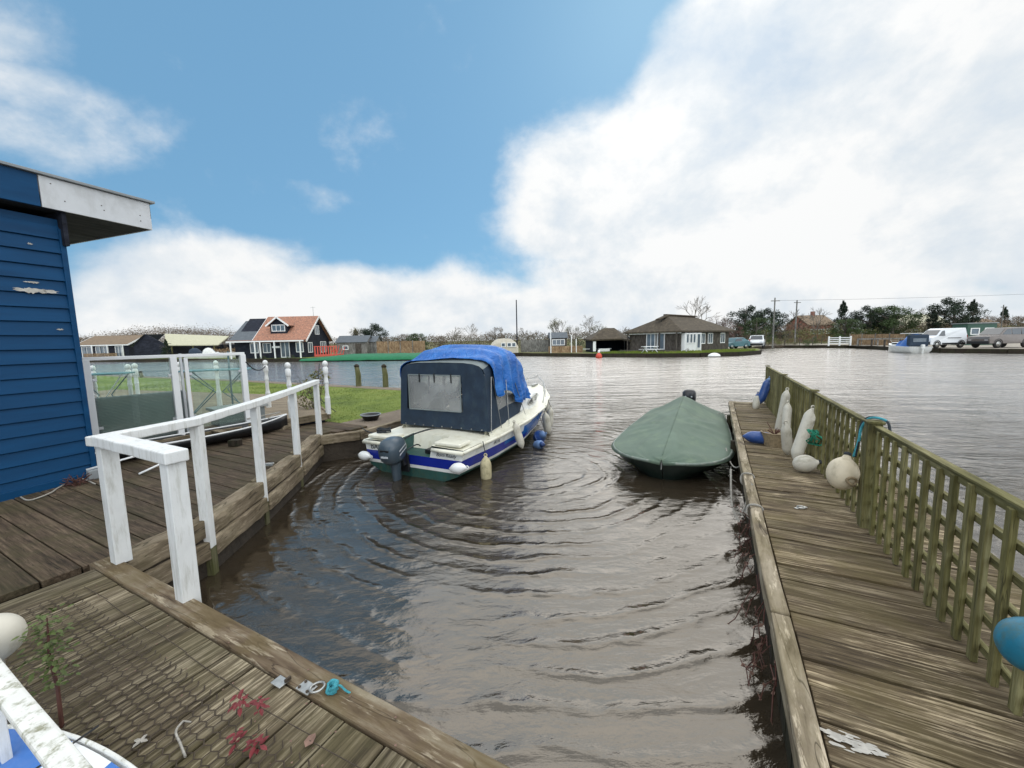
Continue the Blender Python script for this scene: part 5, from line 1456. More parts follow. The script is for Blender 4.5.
# orange roofed house with dormer
x0 = -36.40; xr = -27.21; WR = xr-x0
h = thing('house', 'black boarded house with orange tiled roof, white dormer and white veranda posts', 'house', (x0, 53, .35), 0)
walls_gable(h, 0, WR, 0, 7.2, 2.35, 5.45, M_blackwood); 
gable_roof(h, 3.0, WR, 0, 7.2, 2.45, 5.5, M_rooftile, barge=M_housewhite, ov=.45)
gable_roof(h, -.2, 2.6, .02, 7.2, 2.43, 5.0, M_roofslate, ov=.4)
m_ = MB(); m_.box((WR/2, -1.0, 2.22), (WR+.8, .08, .16)); m_.build('fascia', M_housewhite, h)
m_ = MB(); m_.add([(-.4, -.95, 2.33), (WR+.4, -.95, 2.33), (WR+.4, -.2, 2.40), (-.4, -.2, 2.40)], [(0, 1, 2, 3)]); m_.build('veranda_roof', M_rooftile, h)
for x in (.1, 3.3, 4.0, 5.9, WR-.1): m_ = MB(); m_.box((x*WR/9.4 if x < WR-.2 else x, -.95, 1.1), (.14, .14, 2.2)); m_.build('veranda_post', M_housewhite, h)
wframe(h, WR*.28, 1.35, 1.0, 1.2, 'S', 0, 2); wframe(h, WR*.46, 1.35, 1.0, 1.2, 'S', 0, 2); wframe(h, WR*.72, 1.1, 1.1, 2.0, 'S', 0, 2, name='door'); wframe(h, WR*.93, 1.35, .9, 1.2, 'S', 0, 2)
m_ = MB(); m_.box((WR*.59, -.06, 1.45), (1.0, .05, .25)); m_.build('name_board', M_housewhite, h)
# gable end windows
wframe(h, 3.6, 3.7, 1.1, 1.2, 'E', WR, 2); wframe(h, 1.4, 1.3, 1.1, 1.3, 'E', WR, 2); wframe(h, 5.2, 1.3, 1.6, 1.5, 'E', WR, 3)
# dormer
dr = MB(); dx = WR*.60; s_ = (5.5-2.45)/3.6
dr.yprism([(dx-1.1, 3.1), (dx+1.1, 3.1), (dx+1.1, 4.45), (dx, 5.3), (dx-1.1, 4.45)], .75, 3.4); do = dr.build('dormer', M_blackwood, h)
wframe(h, dx, 3.95, 1.7, .8, 'S', .75, 3)
m_ = MB()
for s in (-1, 1):
    m_.add([(dx, .45, 5.42), (dx+s*1.5, .45, 4.28), (dx+s*1.5, 3.2, 4.28), (dx, 3.4, 5.42), (dx, .45, 5.32), (dx+s*1.5, .45, 4.18), (dx+s*1.5, 3.2, 4.18), (dx, 3.4, 5.32)], [(0, 1, 2, 3), (7, 6, 5, 4), (0, 4, 5, 1)])
m_.build('dormer_roof', M_rooftile, h)
m_ = MB()
for s in (-1, 1): m_.beam((dx, .42, 5.37), (dx+s*1.52, .42, 4.21), .05, .2)
m_.build('dormer_barge', M_housewhite, h)
m_ = MB(); m_.tube([(WR-.3, 3.6, 5.5), (WR-.3, 3.6, 6.9)], .03, 5); m_.box((WR-.3, 3.6, 6.8), (.7, .03, .03)); m_.build('aerial', M_steel, h)
# hedge and orange railing by the house
rr = thing('deck_railing', 'orange red painted deck railing beside the orange roofed house', 'railing', (-24.92, 51, .35))
m_ = MB()
for k in range(9): m_.box((k*.34, 0, .75), (.14, .06, 1.3))
m_.box((1.35, 0, 1.42), (2.9, .12, .10)); m_.box((1.35, 0, .3), (2.9, .08, .25)); m_.build('rails', M_redrail, rr)
m_ = MB(); m_.box((1.4, .9, .30), (3.0, 1.8, .16)); m_.build('deck', M_redrail, rr)
m_ = MB()
for k in range(5): m_.tube([(1.8+k*.4, .3, .4), (2.2+k*.35, .5, 1.1+.2*(k % 3))], .05, 4)
m_.build('chair_frames', M_redrail, rr)
# green netting sheet on the bank
gn = MB(); P = []
for i in range(31):
    x = -25.12+(-9.72--25.12)*i/30; row = []
    yb = 47.6-2.4*max(0, i-6)/24
    for j in range(7):
        row.append((x, yb-.3+j*.6, .12+.42*(1-(1-j/6)**2)*min(1, i/10)+.05*mnoise.noise(Vector((x*.7, j, 0)))+.22*min(1, j)))
    P.append(row)
gn.grid(P); tag(gn.build('ground_netting', M_greennet, None, smooth=True, solid=.03), 'bright green netting sheet covering the far bank right of the orange railing', 'netting')
# grey sheds
def shed(name, label, cat, x, y, w, d, he, hr, wall, roof, rz=0, door=True, axis='x'):
    t = thing(name, label, cat, (x, y, .35), rz)
    walls_gable(t, 0, w, 0, d, he, hr, wall); gable_roof(t, 0, w, 0, d, he+.02, hr+.05, roof, th=.07, ov=.15)
    if door: m_ = MB(); m_.box((w*.72, -.03, he*.45), (.8, .05, he*.85)); m_.build('door', M_greywood, t); wframe(t, w*.3, he*.6, .7, .5, 'S', 0, 1)
    return t
shed('shed', 'long low grey shed between the orange roofed house and the green netting', 'shed', -24.32, 56, 4.2, 3, 1.9, 2.7, M_shed, M_roofslate)
shed('shed', 'small grey shed with its pale gable end beside the dark conifer', 'shed', -21.08, 57, 1.9, 2.6, 1.9, 2.6, M_shed, M_roofslate, door=False)
def panel_fence(label, xa, ya, xb, yb, h, mat, step=1.8, name='panel_fence'):
    t = thing(name, label, 'fence', (xa, ya, .35), atan2(yb-ya, xb-xa)); L = sqrt((xb-xa)**2+(yb-ya)**2); n = max(1, int(L/step))
    for i in range(n):
        m_ = MB(); m_.box(((i+.5)*L/n, 0, h/2), (L/n-.1, .05, h-.05*(i % 2))); m_.build('panel', mat, t)
        m_ = MB(); m_.box((i*L/n, -.02, h/2+.05), (.10, .10, h+.1)); m_.build('fence_post', M_shed, t)
    return t
panel_fence('brown wooden fence panels behind the green netting', -18.43, 55, -11.32, 53, 1.9, M_brownfence)
panel_fence('grey fence panels right of the moored white cabin boat', 1.39, 56, 5.19, 55, 1.7, M_shed)
panel_fence('short tan fence behind the white gate', 48.91, 58, 49.02, 50, 1.5, M_brownfence)
# tall mast
m_ = MB(); m_.tube([(0, 0, 0), (0, 0, 7.4)], [.10, .07], 8); o = m_.build('mast', M_blackwood); o.location = (0.86, 58, .35)
tag(o, 'tall plain dark mast standing alone by the grey fence panels', 'mast')
# white cabin boat by the far bank
def cabin_boat(label, loc, rz, L, hullm, canopym, cabin=True):
    t = thing('cabin_boat', label, 'boat', loc, rz)
    P = []
    for i in range(15):
        x = L*i/14; u = i/14; w = .95*(1-max(0, u-.45)**2*3.2)*(1 if i < 14 else .1); w = max(w, .05)
        P.append([(x, -w, .62+.25*u*u), (x, -w*.93, .25), (x, -w*.6, -.1), (x, 0, -.2), (x, w*.6, -.1), (x, w*.93, .25), (x, w, .62+.25*u*u)])
    m_ = MB(); m_.grid(P); m_.f.append(tuple(range(7))); m_.mi.append(0); m_.build('hull', hullm, t, smooth=True)
    m_ = MB(); m_.grid([[(r[0][0], r[0][1]*k, r[0][2]+.04*(1-k*k)) for k in (-1, -.5, 0, .5, 1)] for r in P]); m_.build('deck', M_hullwhite, t)
    P2 = []
    for i in range(9):
        u = i/8; x = L*(.10+.42*u); w = .82; zt = .75+ 1.15*(sin(pi*min(1, u*1.15+.22))**.5 if u < .8 else (1-u)*3.6)
        P2.append([(x, -w, .64)]+[(x, w*.92*-cos(pi*k/8), .64+max(.05, zt-.64)*(sin(pi*k/8)**.6)) for k in range(1, 8)]+[(x, w, .64)])
    m_ = MB(); m_.grid(P2); m_.f.append(tuple(range(9))); m_.mi.append(0); m_.build('canopy', canopym, t, smooth=True)
    m_ = MB(); m_.box((L*.62, 0, .86), (L*.24, 1.1, .34)); m_.build('cabin', M_hullwhite, t, bevel=.08)
    for s in (-1, 1): m_ = MB(); m_.box((L*.62, s*.56, .90), (L*.16, .02, .13)); m_.build('cabin_window', M_carglass, t)
    m_ = MB(); m_.box((-.2, 0, .62), (.26, .28, .42)); m_.tube([(-.2, 0, .5), (-.22, 0, -.2)], .07, 8); m_.build('outboard_motor', M_black if canopym != M_tarpblue else M_hullwhite, t, bevel=.06)
    m_ = MB(); m_.tube([(L*.75, .4, .8), (L*.78, .4, 1.1), (L*.99, 0, 1.25), (L*.78, -.4, 1.1), (L*.75, -.4, .8)], .018, 5); m_.build('pulpit_rail', M_steel, t)
    return t
b_ = cabin_boat('small white boat with bright blue cover moored in front of the white van', (39.7, 38.8, 0), radians(80), 4.7, M_hullwhite, M_tarpblue)
b_.scale = (.88, 1, 1)
m_ = MB(); m_.box((.55, 0, 1.22), (.5, 1.66, 1.15)); m_.build('rear_canopy', M_navy, b_, bevel=.12)
m_ = MB(); m_.box((1.5, 0, 1.90), (1.7, 1.0, .06)); m_.build('roof_panel', M_hullwhite, b_, bevel=.02)
m_ = MB(); m_.box((.29, 0, 1.25), (.01, 1.1, .35)); m_.build('canopy_window', M_pane, b_)
cabin_boat('dark blue topped cruiser moored in front of the pale roofed boathouse', (-48.14, 59.5, 0), radians(20), 5.2, M_hullwhite, M_navy)
cabin_boat('low white boat beside the boathouse, right of the blue topped cruiser', (-45.14, 58.6, 0), radians(10), 4.4, M_hullwhite, M_hullwhite)
wb = thing('white_cabin_boat', 'white boat cabin with rounded roof and windows behind the blue tarpaulin', 'boat', (-2.95, 53.6, .30))
m_ = MB(); P = []
for i in range(11):
    u = i/10; x = 3.9*u; hgt = 1.95*(1-abs(2*u-1)**3.5*.55); P.append([(x, 0, 0), (x, .05, hgt*.7), (x, .35, hgt), (x, 1.2, hgt+.05), (x, 1.9, hgt*.8), (x, 2, 0)])
m_.grid(P); m_.f.append(tuple(range(60, 66))); m_.mi.append(0); m_.f.append(tuple(range(0, 6))); m_.mi.append(0); m_.build('cabin', M_renderwall, wb, smooth=False)
for x in (1.9, 2.7, 3.3): wframe(wb, x, 1.15, .5, .5, 'S', .02, 1)
# stage with white posts, small dark cabin behind
stg = thing('boarding_stage', 'small brown landing stage with white posts right of the grey fence panels', 'landing stage', (4.68, 50.6, .35))
m_ = MB(); m_.box((2.2, .6, .35), (4.2, 1.4, .9)); m_.build('platform', M_brownfence, stg)
for x, hh in ((.0, 3.0), (2.6, 2.2), (3.2, 1.7)): m_ = MB(); m_.box((x+.3, -.05, hh/2), (.11, .11, hh)); m_.build('white_post', M_housewhite, stg)
m_ = MB(); m_.box((6.2, .2, .40), (3.6, .12, .10)); m_.build('white_plank', M_housewhite, stg)
cb = shed('cabin', 'tiny dark cabin with grey windows behind the white stage posts', 'cabin', 5.13, 53, 2.2, 2, 1.9, 2.5, M_greywood, M_roofslate, door=False)
wframe(cb, 1.1, 1.3, 1.6, .7, 'S', 0, 3)
# dark open boathouse
db = thing('open_boathouse', 'dark open fronted boathouse with a sagging brown roof beside the thatched bungalow', 'boathouse', (9.93, 49, .35))
m_ = MB(); m_.box((2.6, 4.5, .9), (5.0, .1, 1.8)); m_.box((.05, 2.4, .9), (.1, 4.4, 1.8)); m_.box((5.2, 2.4, .9), (.1, 4.4, 1.8)); m_.build('wall', M_blackwood, db)
m_ = MB(); m_.add([(-.3, -.3, 1.5), (3.4, -.3, 1.55), (5.8, -.3, 1.1), (5.8, 4.6, 1.6), (3.2, 2.3, 2.9), (1.9, 2.3, 2.9), (-.3, 4.6, 1.6)], [(0, 1, 4, 5), (1, 2, 3, 4), (0, 5, 6), (5, 4, 3, 6)]); m_.build('roof', M_thatch, db, solid=.18)
m_ = MB(); m_.box((1.5, 1.5, .25), (1.4, 2.6, .4)); m_.build('punt', M_hullwhite, db, bevel=.1)
m_ = MB(); m_.box((.2, -.1, .75), (.35, .1, 1.2)); m_.build('white_door_post', M_housewhite, db)
# dark roofed bungalow
h = thing('thatched_bungalow', 'dark boarded bungalow with big brown hipped roof and white conservatory on the lawn', 'bungalow', (18.3, 43.6, .35), radians(36))
LX, LY, ZE, ZR, ov = 10.8, 6.6, 2.35, 4.25, .55
m_ = MB(); m_.box((LX/2, LY/2, ZE/2), (LX, LY, ZE)); m_.build('wall', M_greywood, h)
m_ = MB()
a = [(-ov, -ov, ZE), (LX+ov, -ov, ZE), (LX+ov, LY+ov, ZE), (-ov, LY+ov, ZE), (2.6, LY/2, ZR), (LX-2.2, LY/2, ZR-.1)]
m_.add(a+[(x, y, z-.16) for x, y, z in a[:4]], [(0, 1, 5, 4), (1, 2, 5), (2, 3, 4, 5), (3, 0, 4), (0, 6, 7, 1), (1, 7, 8, 2), (2, 8, 9, 3), (3, 9, 6, 0), (6, 9, 8, 7)]); m_.build('roof', M_thatch, h)
m_ = MB(); m_.beam((2.2, LY/2, ZR+.05), (LX-2.0, LY/2, ZR-.03), .5, .16); m_.build('ridge', M_thatch, h, bevel=.05)
m_ = MB(); m_.beam((2.6, LY/2-.1, ZR+.02), (.7, LY/2, ZR-.55), .55, .18); m_.build('hip_ridge', M_thatch, h, bevel=.05)
m_ = MB(); m_.box((1.95, -.22, 1.05), (3.4, .4, 2.1)); m_.build('conservatory', M_housewhite, h)
for x in (.75, 1.45, 2.1): wframe(h, x, 1.5, .5, 1.0, 'S', -.42, 1)
wframe(h, 3.0, 1.2, .7, 1.6, 'S', -.42, 1, name='door')
for x in (4.6, 6.3, 9.2): wframe(h, x, 1.45, 1.0, 1.15, 'S', 0, 2)
wframe(h, 3.6, 1.25, 1.1, 1.8, 'W', 0, 2, name='patio_door'); wframe(h, 2.3, 1.25, .9, 1.8, 'W', 0, 1, name='patio_door')
m_ = MB(); m_.box((-.25, LY/2, ZE-.22), (.05, LY+.6, .14)); m_.build('fascia', M_housewhite, h)
m_ = MB(); m_.box((-1.0, LY/2, .12), (1.8, LY, .24)); m_.build('veranda_deck', M_greywood, h)
for y in (.1, 2.2, LY-.1): m_ = MB(); m_.box((-.5, y, 1.1), (.12, .12, 2.2)); m_.build('veranda_post', M_greywood, h)
# picnic bench, mooring buoys
pb = thing('picnic_bench', 'pale picnic bench on the lawn in front of the dark roofed bungalow', 'bench', (14.85, 43, .36), .3)
m_ = MB(); m_.box((0, 0, .72), (1.7, .7, .06)); m_.build('table_top', M_housewhite, pb)
for s in (-1, 1): m_ = MB(); m_.box((0, s*.65, .42), (1.7, .25, .05)); m_.build('seat', M_housewhite, pb)
for s in (-1, 1): m_ = MB(); m_.beam((s*.6, -.6, 0), (s*.6, .2, .7), .07, .07); m_.beam((s*.6, .6, 0), (s*.6, -.2, .7), .07, .07); m_.build('leg_frame', M_housewhite, pb)
rb = thing('mooring_buoy', 'red mooring buoy with a white top floating by the far lawn corner', 'buoy', (9.28, 42.5, .0))
m_ = MB(); m_.lathe([(.05, -.2), (.25, -.1), (.34, .12), (.31, .32), (.2, .45), (.1, .56)], 16); m_.build('body', M_buoyred, rb, smooth=True)
m_ = MB(); m_.lathe([(.12, .54), (.13, .75), (.05, .85)], 10); m_.build('top', M_housewhite, rb, smooth=True)
ud = thing('upturned_dinghy', 'small white upturned dinghy at the edge of the bungalow lawn', 'dinghy', (20.01, 39.5, .08), .1)
m_ = MB(); P = []
for i in range(9):
    u = i/8; s_ = sin(pi*u)**.5; P.append([(-.85+1.7*u, -.45*s_*cos(pi*k/6), .42*s_*sin(pi*k/6)) for k in range(7)])
m_.grid(P); m_.build('hull', M_hullwhite, ud, smooth=True); ud.scale = (.8, .8, .8)
# mooring posts in the middle water
mp = thing('mooring_pile', 'green brown mooring post in the water beyond the lawn, left one', 'mooring post', (-5.87,15.20,0.70)[:2]+(0,), 0, 'mooring posts beyond the lawn')
m_ = MB(); m_.tube([(0, 0, -.5), (.02, 0, .9), (-.02, 0, 1.20)], [.11, .10, .08], 9); m_.build('post', M_post, mp)
m_ = MB(); m_.lathe([(.09, 0), (.10, .06), (.03, .12)], 9, (-.02, 0, 1.19)); m_.build('cap', M_darkpile, mp)
place(mp, True, (-4.68,14.70,0.72)[:2]+(0,), 1, 'green brown mooring post in the water beyond the lawn, right one, nearer the boat')
place(mp, True, (-20.40,22.00,0.32)[:2]+(-.35,), 1, 'short mooring post seen through the left glass panel', (.9, .9, .9))
place(mp, True, (-17.26,21.00,0.36)[:2]+(-.35,), 1, 'short mooring post seen through the right glass panel', (.9, .9, .9))

# ================================================================ VEHICLES
def wheel(parent, x, y, r=.33):
    o = MB().lathe([(r*.55, -.10), (r*.95, -.10), (r, -.06), (r, .06), (r*.95, .10), (r*.55, .10)], 20, (x, y, r), Matrix.Rotation(radians(90), 3, 'X')).build('wheel', M_rubber, parent, smooth=True)
    s = 1 if y > 0 else -1
    MB().lathe([(.02, 0), (r*.58, 0), (r*.6, .02)], 14, (x, y+s*.09, r), Matrix.Rotation(radians(-90*s), 3, 'X')).build('rim', M_steel, o, smooth=True)
def vehicle(label, cat, name, loc, rz, L, Wv, prof, glass, paint, wh, r=.33, lights=True, side_glass=True, ws=None):
    """prof: side outline (x,z) with front at +x; glass: list of side window polygons"""
    t = thing(name, label, cat, loc, rz)
    m_ = MB(); n = len(prof); vs = []
    zmax = max(z for x, z in prof); zb = 1.0
    for s in (-1, 1):
        for x, z in prof:
            inset = .0 if z < zb else .16*(z-zb)/(zmax-zb)
            vs.append((x, s*(Wv/2-inset), z))
    m_.add(vs, [tuple(range(n)), tuple(range(n, 2*n))[::-1]]+[(i, n+i, n+(i+1) % n, (i+1) % n) for i in range(n)])
    m_.build('body', paint, t, bevel=.05)
    if ws:
        (xa, za), (xb, zb_) = ws; i0, i1 = .16*(za-zb)/(zmax-zb)+.10, .16*(zb_-zb)/(zmax-zb)+.10; dx = .012; wa, wb = Wv/2-i0, Wv/2-i1
        m_ = MB(); m_.add([(xa+dx, -wa, za+dx), (xa+dx, wa, za+dx), (xb+dx, wb, zb_+dx), (xb+dx, -wb, zb_+dx)], [(0, 1, 2, 3)]); m_.build('windscreen', M_carglass, t)
    if side_glass:
        for g in glass:
            for s in (-1, 1):
                m_ = MB(); vs = []
                for x, z in g:
                    inset = .0 if z < zb else .16*(z-zb)/(zmax-zb); vs.append((x, s*(Wv/2-inset+.012), z))
                m_.add(vs, [tuple(range(len(g)))]); m_.build('side_window', M_carglass, t)
    for x in wh:
        for s in (-1, 1):
            wheel(t, x, s*(Wv/2-.10), r)
            m_ = MB(); m_.tube([(x+(r+.07)*cos(a), s*(Wv/2+.004), r+(r+.07)*sin(a)) for a in [pi*k/10 for k in range(11)]], .03, 5); m_.build('wheel_arch', M_black, t)
    if lights:
        for s in (-1, 1):
            m_ = MB(); m_.box((L/2-.06, s*(Wv/2-.28), .78), (.12, .34, .16)); m_.build('headlight', M_lamp, t, bevel=.03)
            m_ = MB(); m_.box((-L/2+.03, s*(Wv/2-.12), 1.0), (.08, .14, .42)); m_.build('tail_light', M_redlamp, t, bevel=.02)
        m_ = MB(); m_.box((L/2-.02, 0, .50), (.12, Wv-.1, .26)); m_.build('bumper', M_black, t, bevel=.04)
        m_ = MB(); m_.box((-L/2+.01, 0, .50), (.12, Wv-.1, .24)); m_.build('bumper', M_black, t, bevel=.04)
        m_ = MB(); m_.box((-L/2-.055, 0, .80), (.02, .5, .11)); m_.build('number_plate', M_fenderyellow, t)
    return t
# panel van, its rear towards the right
L = 4.2
v = vehicle('white panel van parked on the gravel quay behind the blue covered boat', 'van', 'white_van', (44.0, 41.2, .36), radians(178), L, 1.8,
        [(-2.1, .32), (2.05, .32), (2.1, .75), (1.95, 1.0), (1.35, 1.18), (.75, 1.72), (.45, 1.84), (-1.95, 1.86), (-2.08, 1.2)],
        [[(.45, 1.15), (1.2, 1.15), (.72, 1.62), (.45, 1.64)]], M_carwhite, (-1.4, 1.3), ws=((1.32, 1.21), (.80, 1.68)))
v.scale = (.86, 1, 1.08)
m_ = MB(); m_.box((-.55, -.90, .42), (2.6, .04, .16)); m_.box((-.6, -.905, .95), (1.5, .012, .05)); m_.build('side_trim', M_black, v)
m_ = MB(); m_.box((-.55, .90, .42), (2.6, .04, .16)); m_.box((-.6, .905, .95), (1.5, .012, .05)); m_.build('side_trim', M_black, v)
for s in (-1, 1): m_ = MB(); m_.box((-2.095, s*.42, 1.42), (.02, .62, .42)); m_.build('rear_window', M_carglass, v)
ec = vehicle('brown grey estate off roader parked right of the white van', 'car', 'estate_car', (47.4, 38.9, .36), radians(180), 4.7, 1.95,
        [(-2.35, .40), (2.3, .40), (2.36, .85), (2.25, 1.08), (1.25, 1.18), (.55, 1.80), (-1.95, 1.86), (-2.3, 1.3)],
        [[(.12, 1.22), (1.05, 1.22), (.5, 1.70), (.12, 1.72)], [(-.85, 1.22), (.04, 1.22), (.04, 1.73), (-.85, 1.75)], [(-1.95, 1.24), (-.93, 1.22), (-.93, 1.75), (-1.8, 1.77)]], M_cargrey, (-1.45, 1.42), r=.38, ws=((1.2, 1.22), (.6, 1.76)))
ec.scale = (.93, 1, 1.05)
vv = vehicle('small white people carrier parked at the end of the bungalow lawn', 'car', 'white_car', (33.03, 54, .36), radians(-125), 4.2, 1.75,
        [(-2.1, .32), (2.05, .32), (2.1, .75), (1.9, 1.0), (1.2, 1.1), (.55, 1.62), (-1.9, 1.68), (-2.08, 1.1)],
        [[(.12, 1.1), (1.0, 1.1), (.5, 1.52), (.12, 1.54)], [(-1.7, 1.1), (.04, 1.1), (.04, 1.54), (-1.7, 1.58)]], M_carwhite, (-1.35, 1.3))
m_ = MB(); m_.add([(1.215, -.72, 1.12), (1.215, .72, 1.12), (.60, .62, 1.6), (.60, -.62, 1.6)], [(0, 1, 2, 3)]); m_.build('windscreen', M_carglass, vv)
vehicle('small dull teal car partly behind the bungalow corner', 'car', 'teal_car', (28.83, 52, .36), radians(-160), 3.9, 1.65,
        [(-1.9, .3), (1.9, .3), (1.95, .7), (1.0, .88), (.5, 1.38), (-.9, 1.42), (-1.6, 1.0), (-1.93, .9)],
        [[(-.9, .95), (.75, .95), (.45, 1.3), (-.8, 1.33)]], M_carteal, (-1.2, 1.2), r=.3)
# green site cabin, skip shapes behind the cars
gc = thing('green_cabin', 'dark green flat roofed cabin behind the white van and the estate', 'cabin', (55.2, 48, .36), radians(-10))
m_ = MB(); m_.box((0, 0, 1.25), (2.9, 2.0, 2.5)); m_.build('wall', M_trailergreen, gc, bevel=.03)
m_ = MB(); m_.box((0, 0, 2.55), (3.1, 2.2, .10)); m_.build('roof', M_plastergrey, gc)
for x in (-.7, .7): wframe(gc, x, 1.6, .8, .7, 'S', -1.0, 1)
gp2 = MB()
for k in range(7): gp2.box((k*1.6*.7, -k*1.6*.72, .45), (.12, .12, 1.0 if k != 3 else .8))
mpost = MB(); mpost.box((0, 0, .4), (.14, .14, .9)); mo = mpost.build('quay_post', M_greywood)
tag(mo, 'short grey post standing along the edge of the gravel quay', 'post', 'short posts along the gravel quay')
qpts = [(46.0, 53.2), (45.1, 50.2), (44.3, 47.6), (43.6, 45.0), (42.9, 42.6), (46.6, 33.9), (50.2, 31.5), (55.0, 28.3)]
ql = ['farthest short grey post on the gravel quay edge, by the white gate', 'second short grey post from the white gate on the quay edge', 'short grey quay post midway between white gate and blue covered boat', 'short grey quay post just beyond the bow of the blue covered boat', 'short grey quay post beside the blue covered boat', 'short grey quay post in front of the estate car', 'short grey quay post just right of the estate car', 'nearest short grey quay post at the right edge']
for i, (x, y) in enumerate(qpts): place(mo, i > 0, (x, y, .36), 0, ql[i])
gt = thing('white_gate', 'white slatted field gate behind the gravel quay', 'gate', (43.50, 55, .36), 0)
for k in range(2):
    m_ = MB()
    for z in (.35, .6, .85, 1.1): m_.box((.72+k*1.55, 0, z), (1.4, .05, .10))
    m_.build('gate_leaf', M_housewhite, gt)
for k in range(3): m_ = MB(); m_.box((k*1.5, 0, .65), (.16, .12, 1.3)); m_.build('gate_post', M_housewhite, gt)
# guard rail along the road
ra = thing('road_barrier', 'low grey timber rail running behind the gravel quay', 'barrier', (44.89, 52, .36), radians(-28))
m_ = MB(); m_.box((5, 0, .9), (10, .08, .18)); m_.build('rail', M_shed, ra)
for k in range(6): m_ = MB(); m_.box((k*2, .05, .5), (.14, .14, 1.0)); m_.build('post', M_shed, ra)
# distant houses
def far_house(label, px_, Y, w, he, hr, wall, roof, rz=0, chim=False):
    t = thing('house', label, 'house', (px_, Y, .35), rz)
    walls_gable(t, 0, w, 0, 7, he, hr, wall); gable_roof(t, 0, w, 0, 7, he+.05, hr+.05, roof, ov=.3)
    for k in range(3): wframe(t, w*(.2+.3*k), he*.6, 1.2, 1.0, 'S', 0, 2)
    if chim: m_ = MB(); m_.box((w*.6, 3.5, hr+.4), (.6, .6, 1.2)); m_.build('chimney', M_brick, t)
    return t
far_house('distant red brick house among bare trees behind the white gate', 63.52, 86, 5.5, 3.6, 5.6, M_brick, M_roofbrown, chim=True)
far_house('distant pale roofed low house left of the big conifer', 78.44, 80, 9, 3.0, 5.0, M_renderwall, M_roofpale)
far_house('distant bungalow with a pale roof edge behind the estate car', 87.33, 74, 6, 2.2, 3.7, M_brick, M_roofbrown, .2)

# poles and wires
def upole(label, x, y, h, r=.12):
    t = thing('utility_pole', label, 'pole', (x, y, .35), 0, 'utility poles')
    m_ = MB(); m_.tube([(0, 0, 0), (0, 0, h)], [r, r*.75], 8); m_.build('post', M_shed, t)
    m_ = MB(); m_.box((0, -.1, h-.4), (1.1, .08, .10)); m_.build('crossarm', M_shed, t)
    return t
p1 = (33.88, 52); p2 = (46.61, 66)
upole('pale utility pole right of the white people carrier', *p1, 6.4, .10); upole('darker utility pole beside the bare trees right of the first pole', *p2, 7.2, .12)
upole('thin distant pole above the estate car', 85.23, 70, 6.0, .09)
curve_thing('overhead_wire', sag((p1[0], p1[1], 6.4), (130, 60, 9.5), .8, 16), .013, M_black, 'overhead wire running right from the pale utility pole', 'wire', 4)

# ================================================================ TREES
TR = random.Random(11)
def bare_tree(name, H, seed, mat, leaf=None):
    rg = random.Random(seed); t = thing(name, None, 'tree')
    tr = MB(); tw = MB(); lv = MB()
    def grow(p, d, L, r, lvl):
        q = p+d*L; mid = p.lerp(q, .5)+Vector((rg.uniform(-1, 1), rg.uniform(-1, 1), 0))*L*.07
        (tr if lvl < 2 else tw).tube([p, mid, q], [max(.016, r), max(.015, r*.85), max(.013, r*.65)], 5 if lvl < 2 else 3, cap=False)
        if leaf and lvl >= 3:
            for k in range(3 if lvl < 5 else 4):
                c = q+Vector((rg.gauss(0, 1), rg.gauss(0, 1), rg.gauss(0, 1)))*.13; a = Vector((rg.gauss(0, 1), rg.gauss(0, 1), rg.gauss(0, 1))).normalized(); b = a.orthogonal().normalized(); e_ = a.cross(b); s = rg.uniform(.03, .07)
                lv.add([c-b*s, c-e_*s*.6, c+b*s, c+e_*s*.6], [(0, 1, 2, 3)])
        if lvl >= 5: return
        n = rg.choice((2, 3, 3)) if lvl < 4 else 3
        for k in range(n):
            ax = d.orthogonal().normalized(); ax = Matrix.Rotation(rg.uniform(0, 6.28), 3, d) @ ax
            nd = (Matrix.Rotation(radians(rg.uniform(16, 44)), 3, ax) @ d + Vector((0, 0, .12))).normalized()
            grow(q if k else p.lerp(q, .8), nd, L*rg.uniform(.62, .85), r*.6, lvl+1)
    grow(Vector((0, 0, 0)), Vector((rg.uniform(-.05, .05), 0, 1)).normalized(), H*.29, H*.024, 0)
    tr.build('trunk', mat, t, recalc=False); tw.build('crown', mat, t, recalc=False)
    if leaf: lv.build('leaves', leaf, t, recalc=False)
    return t
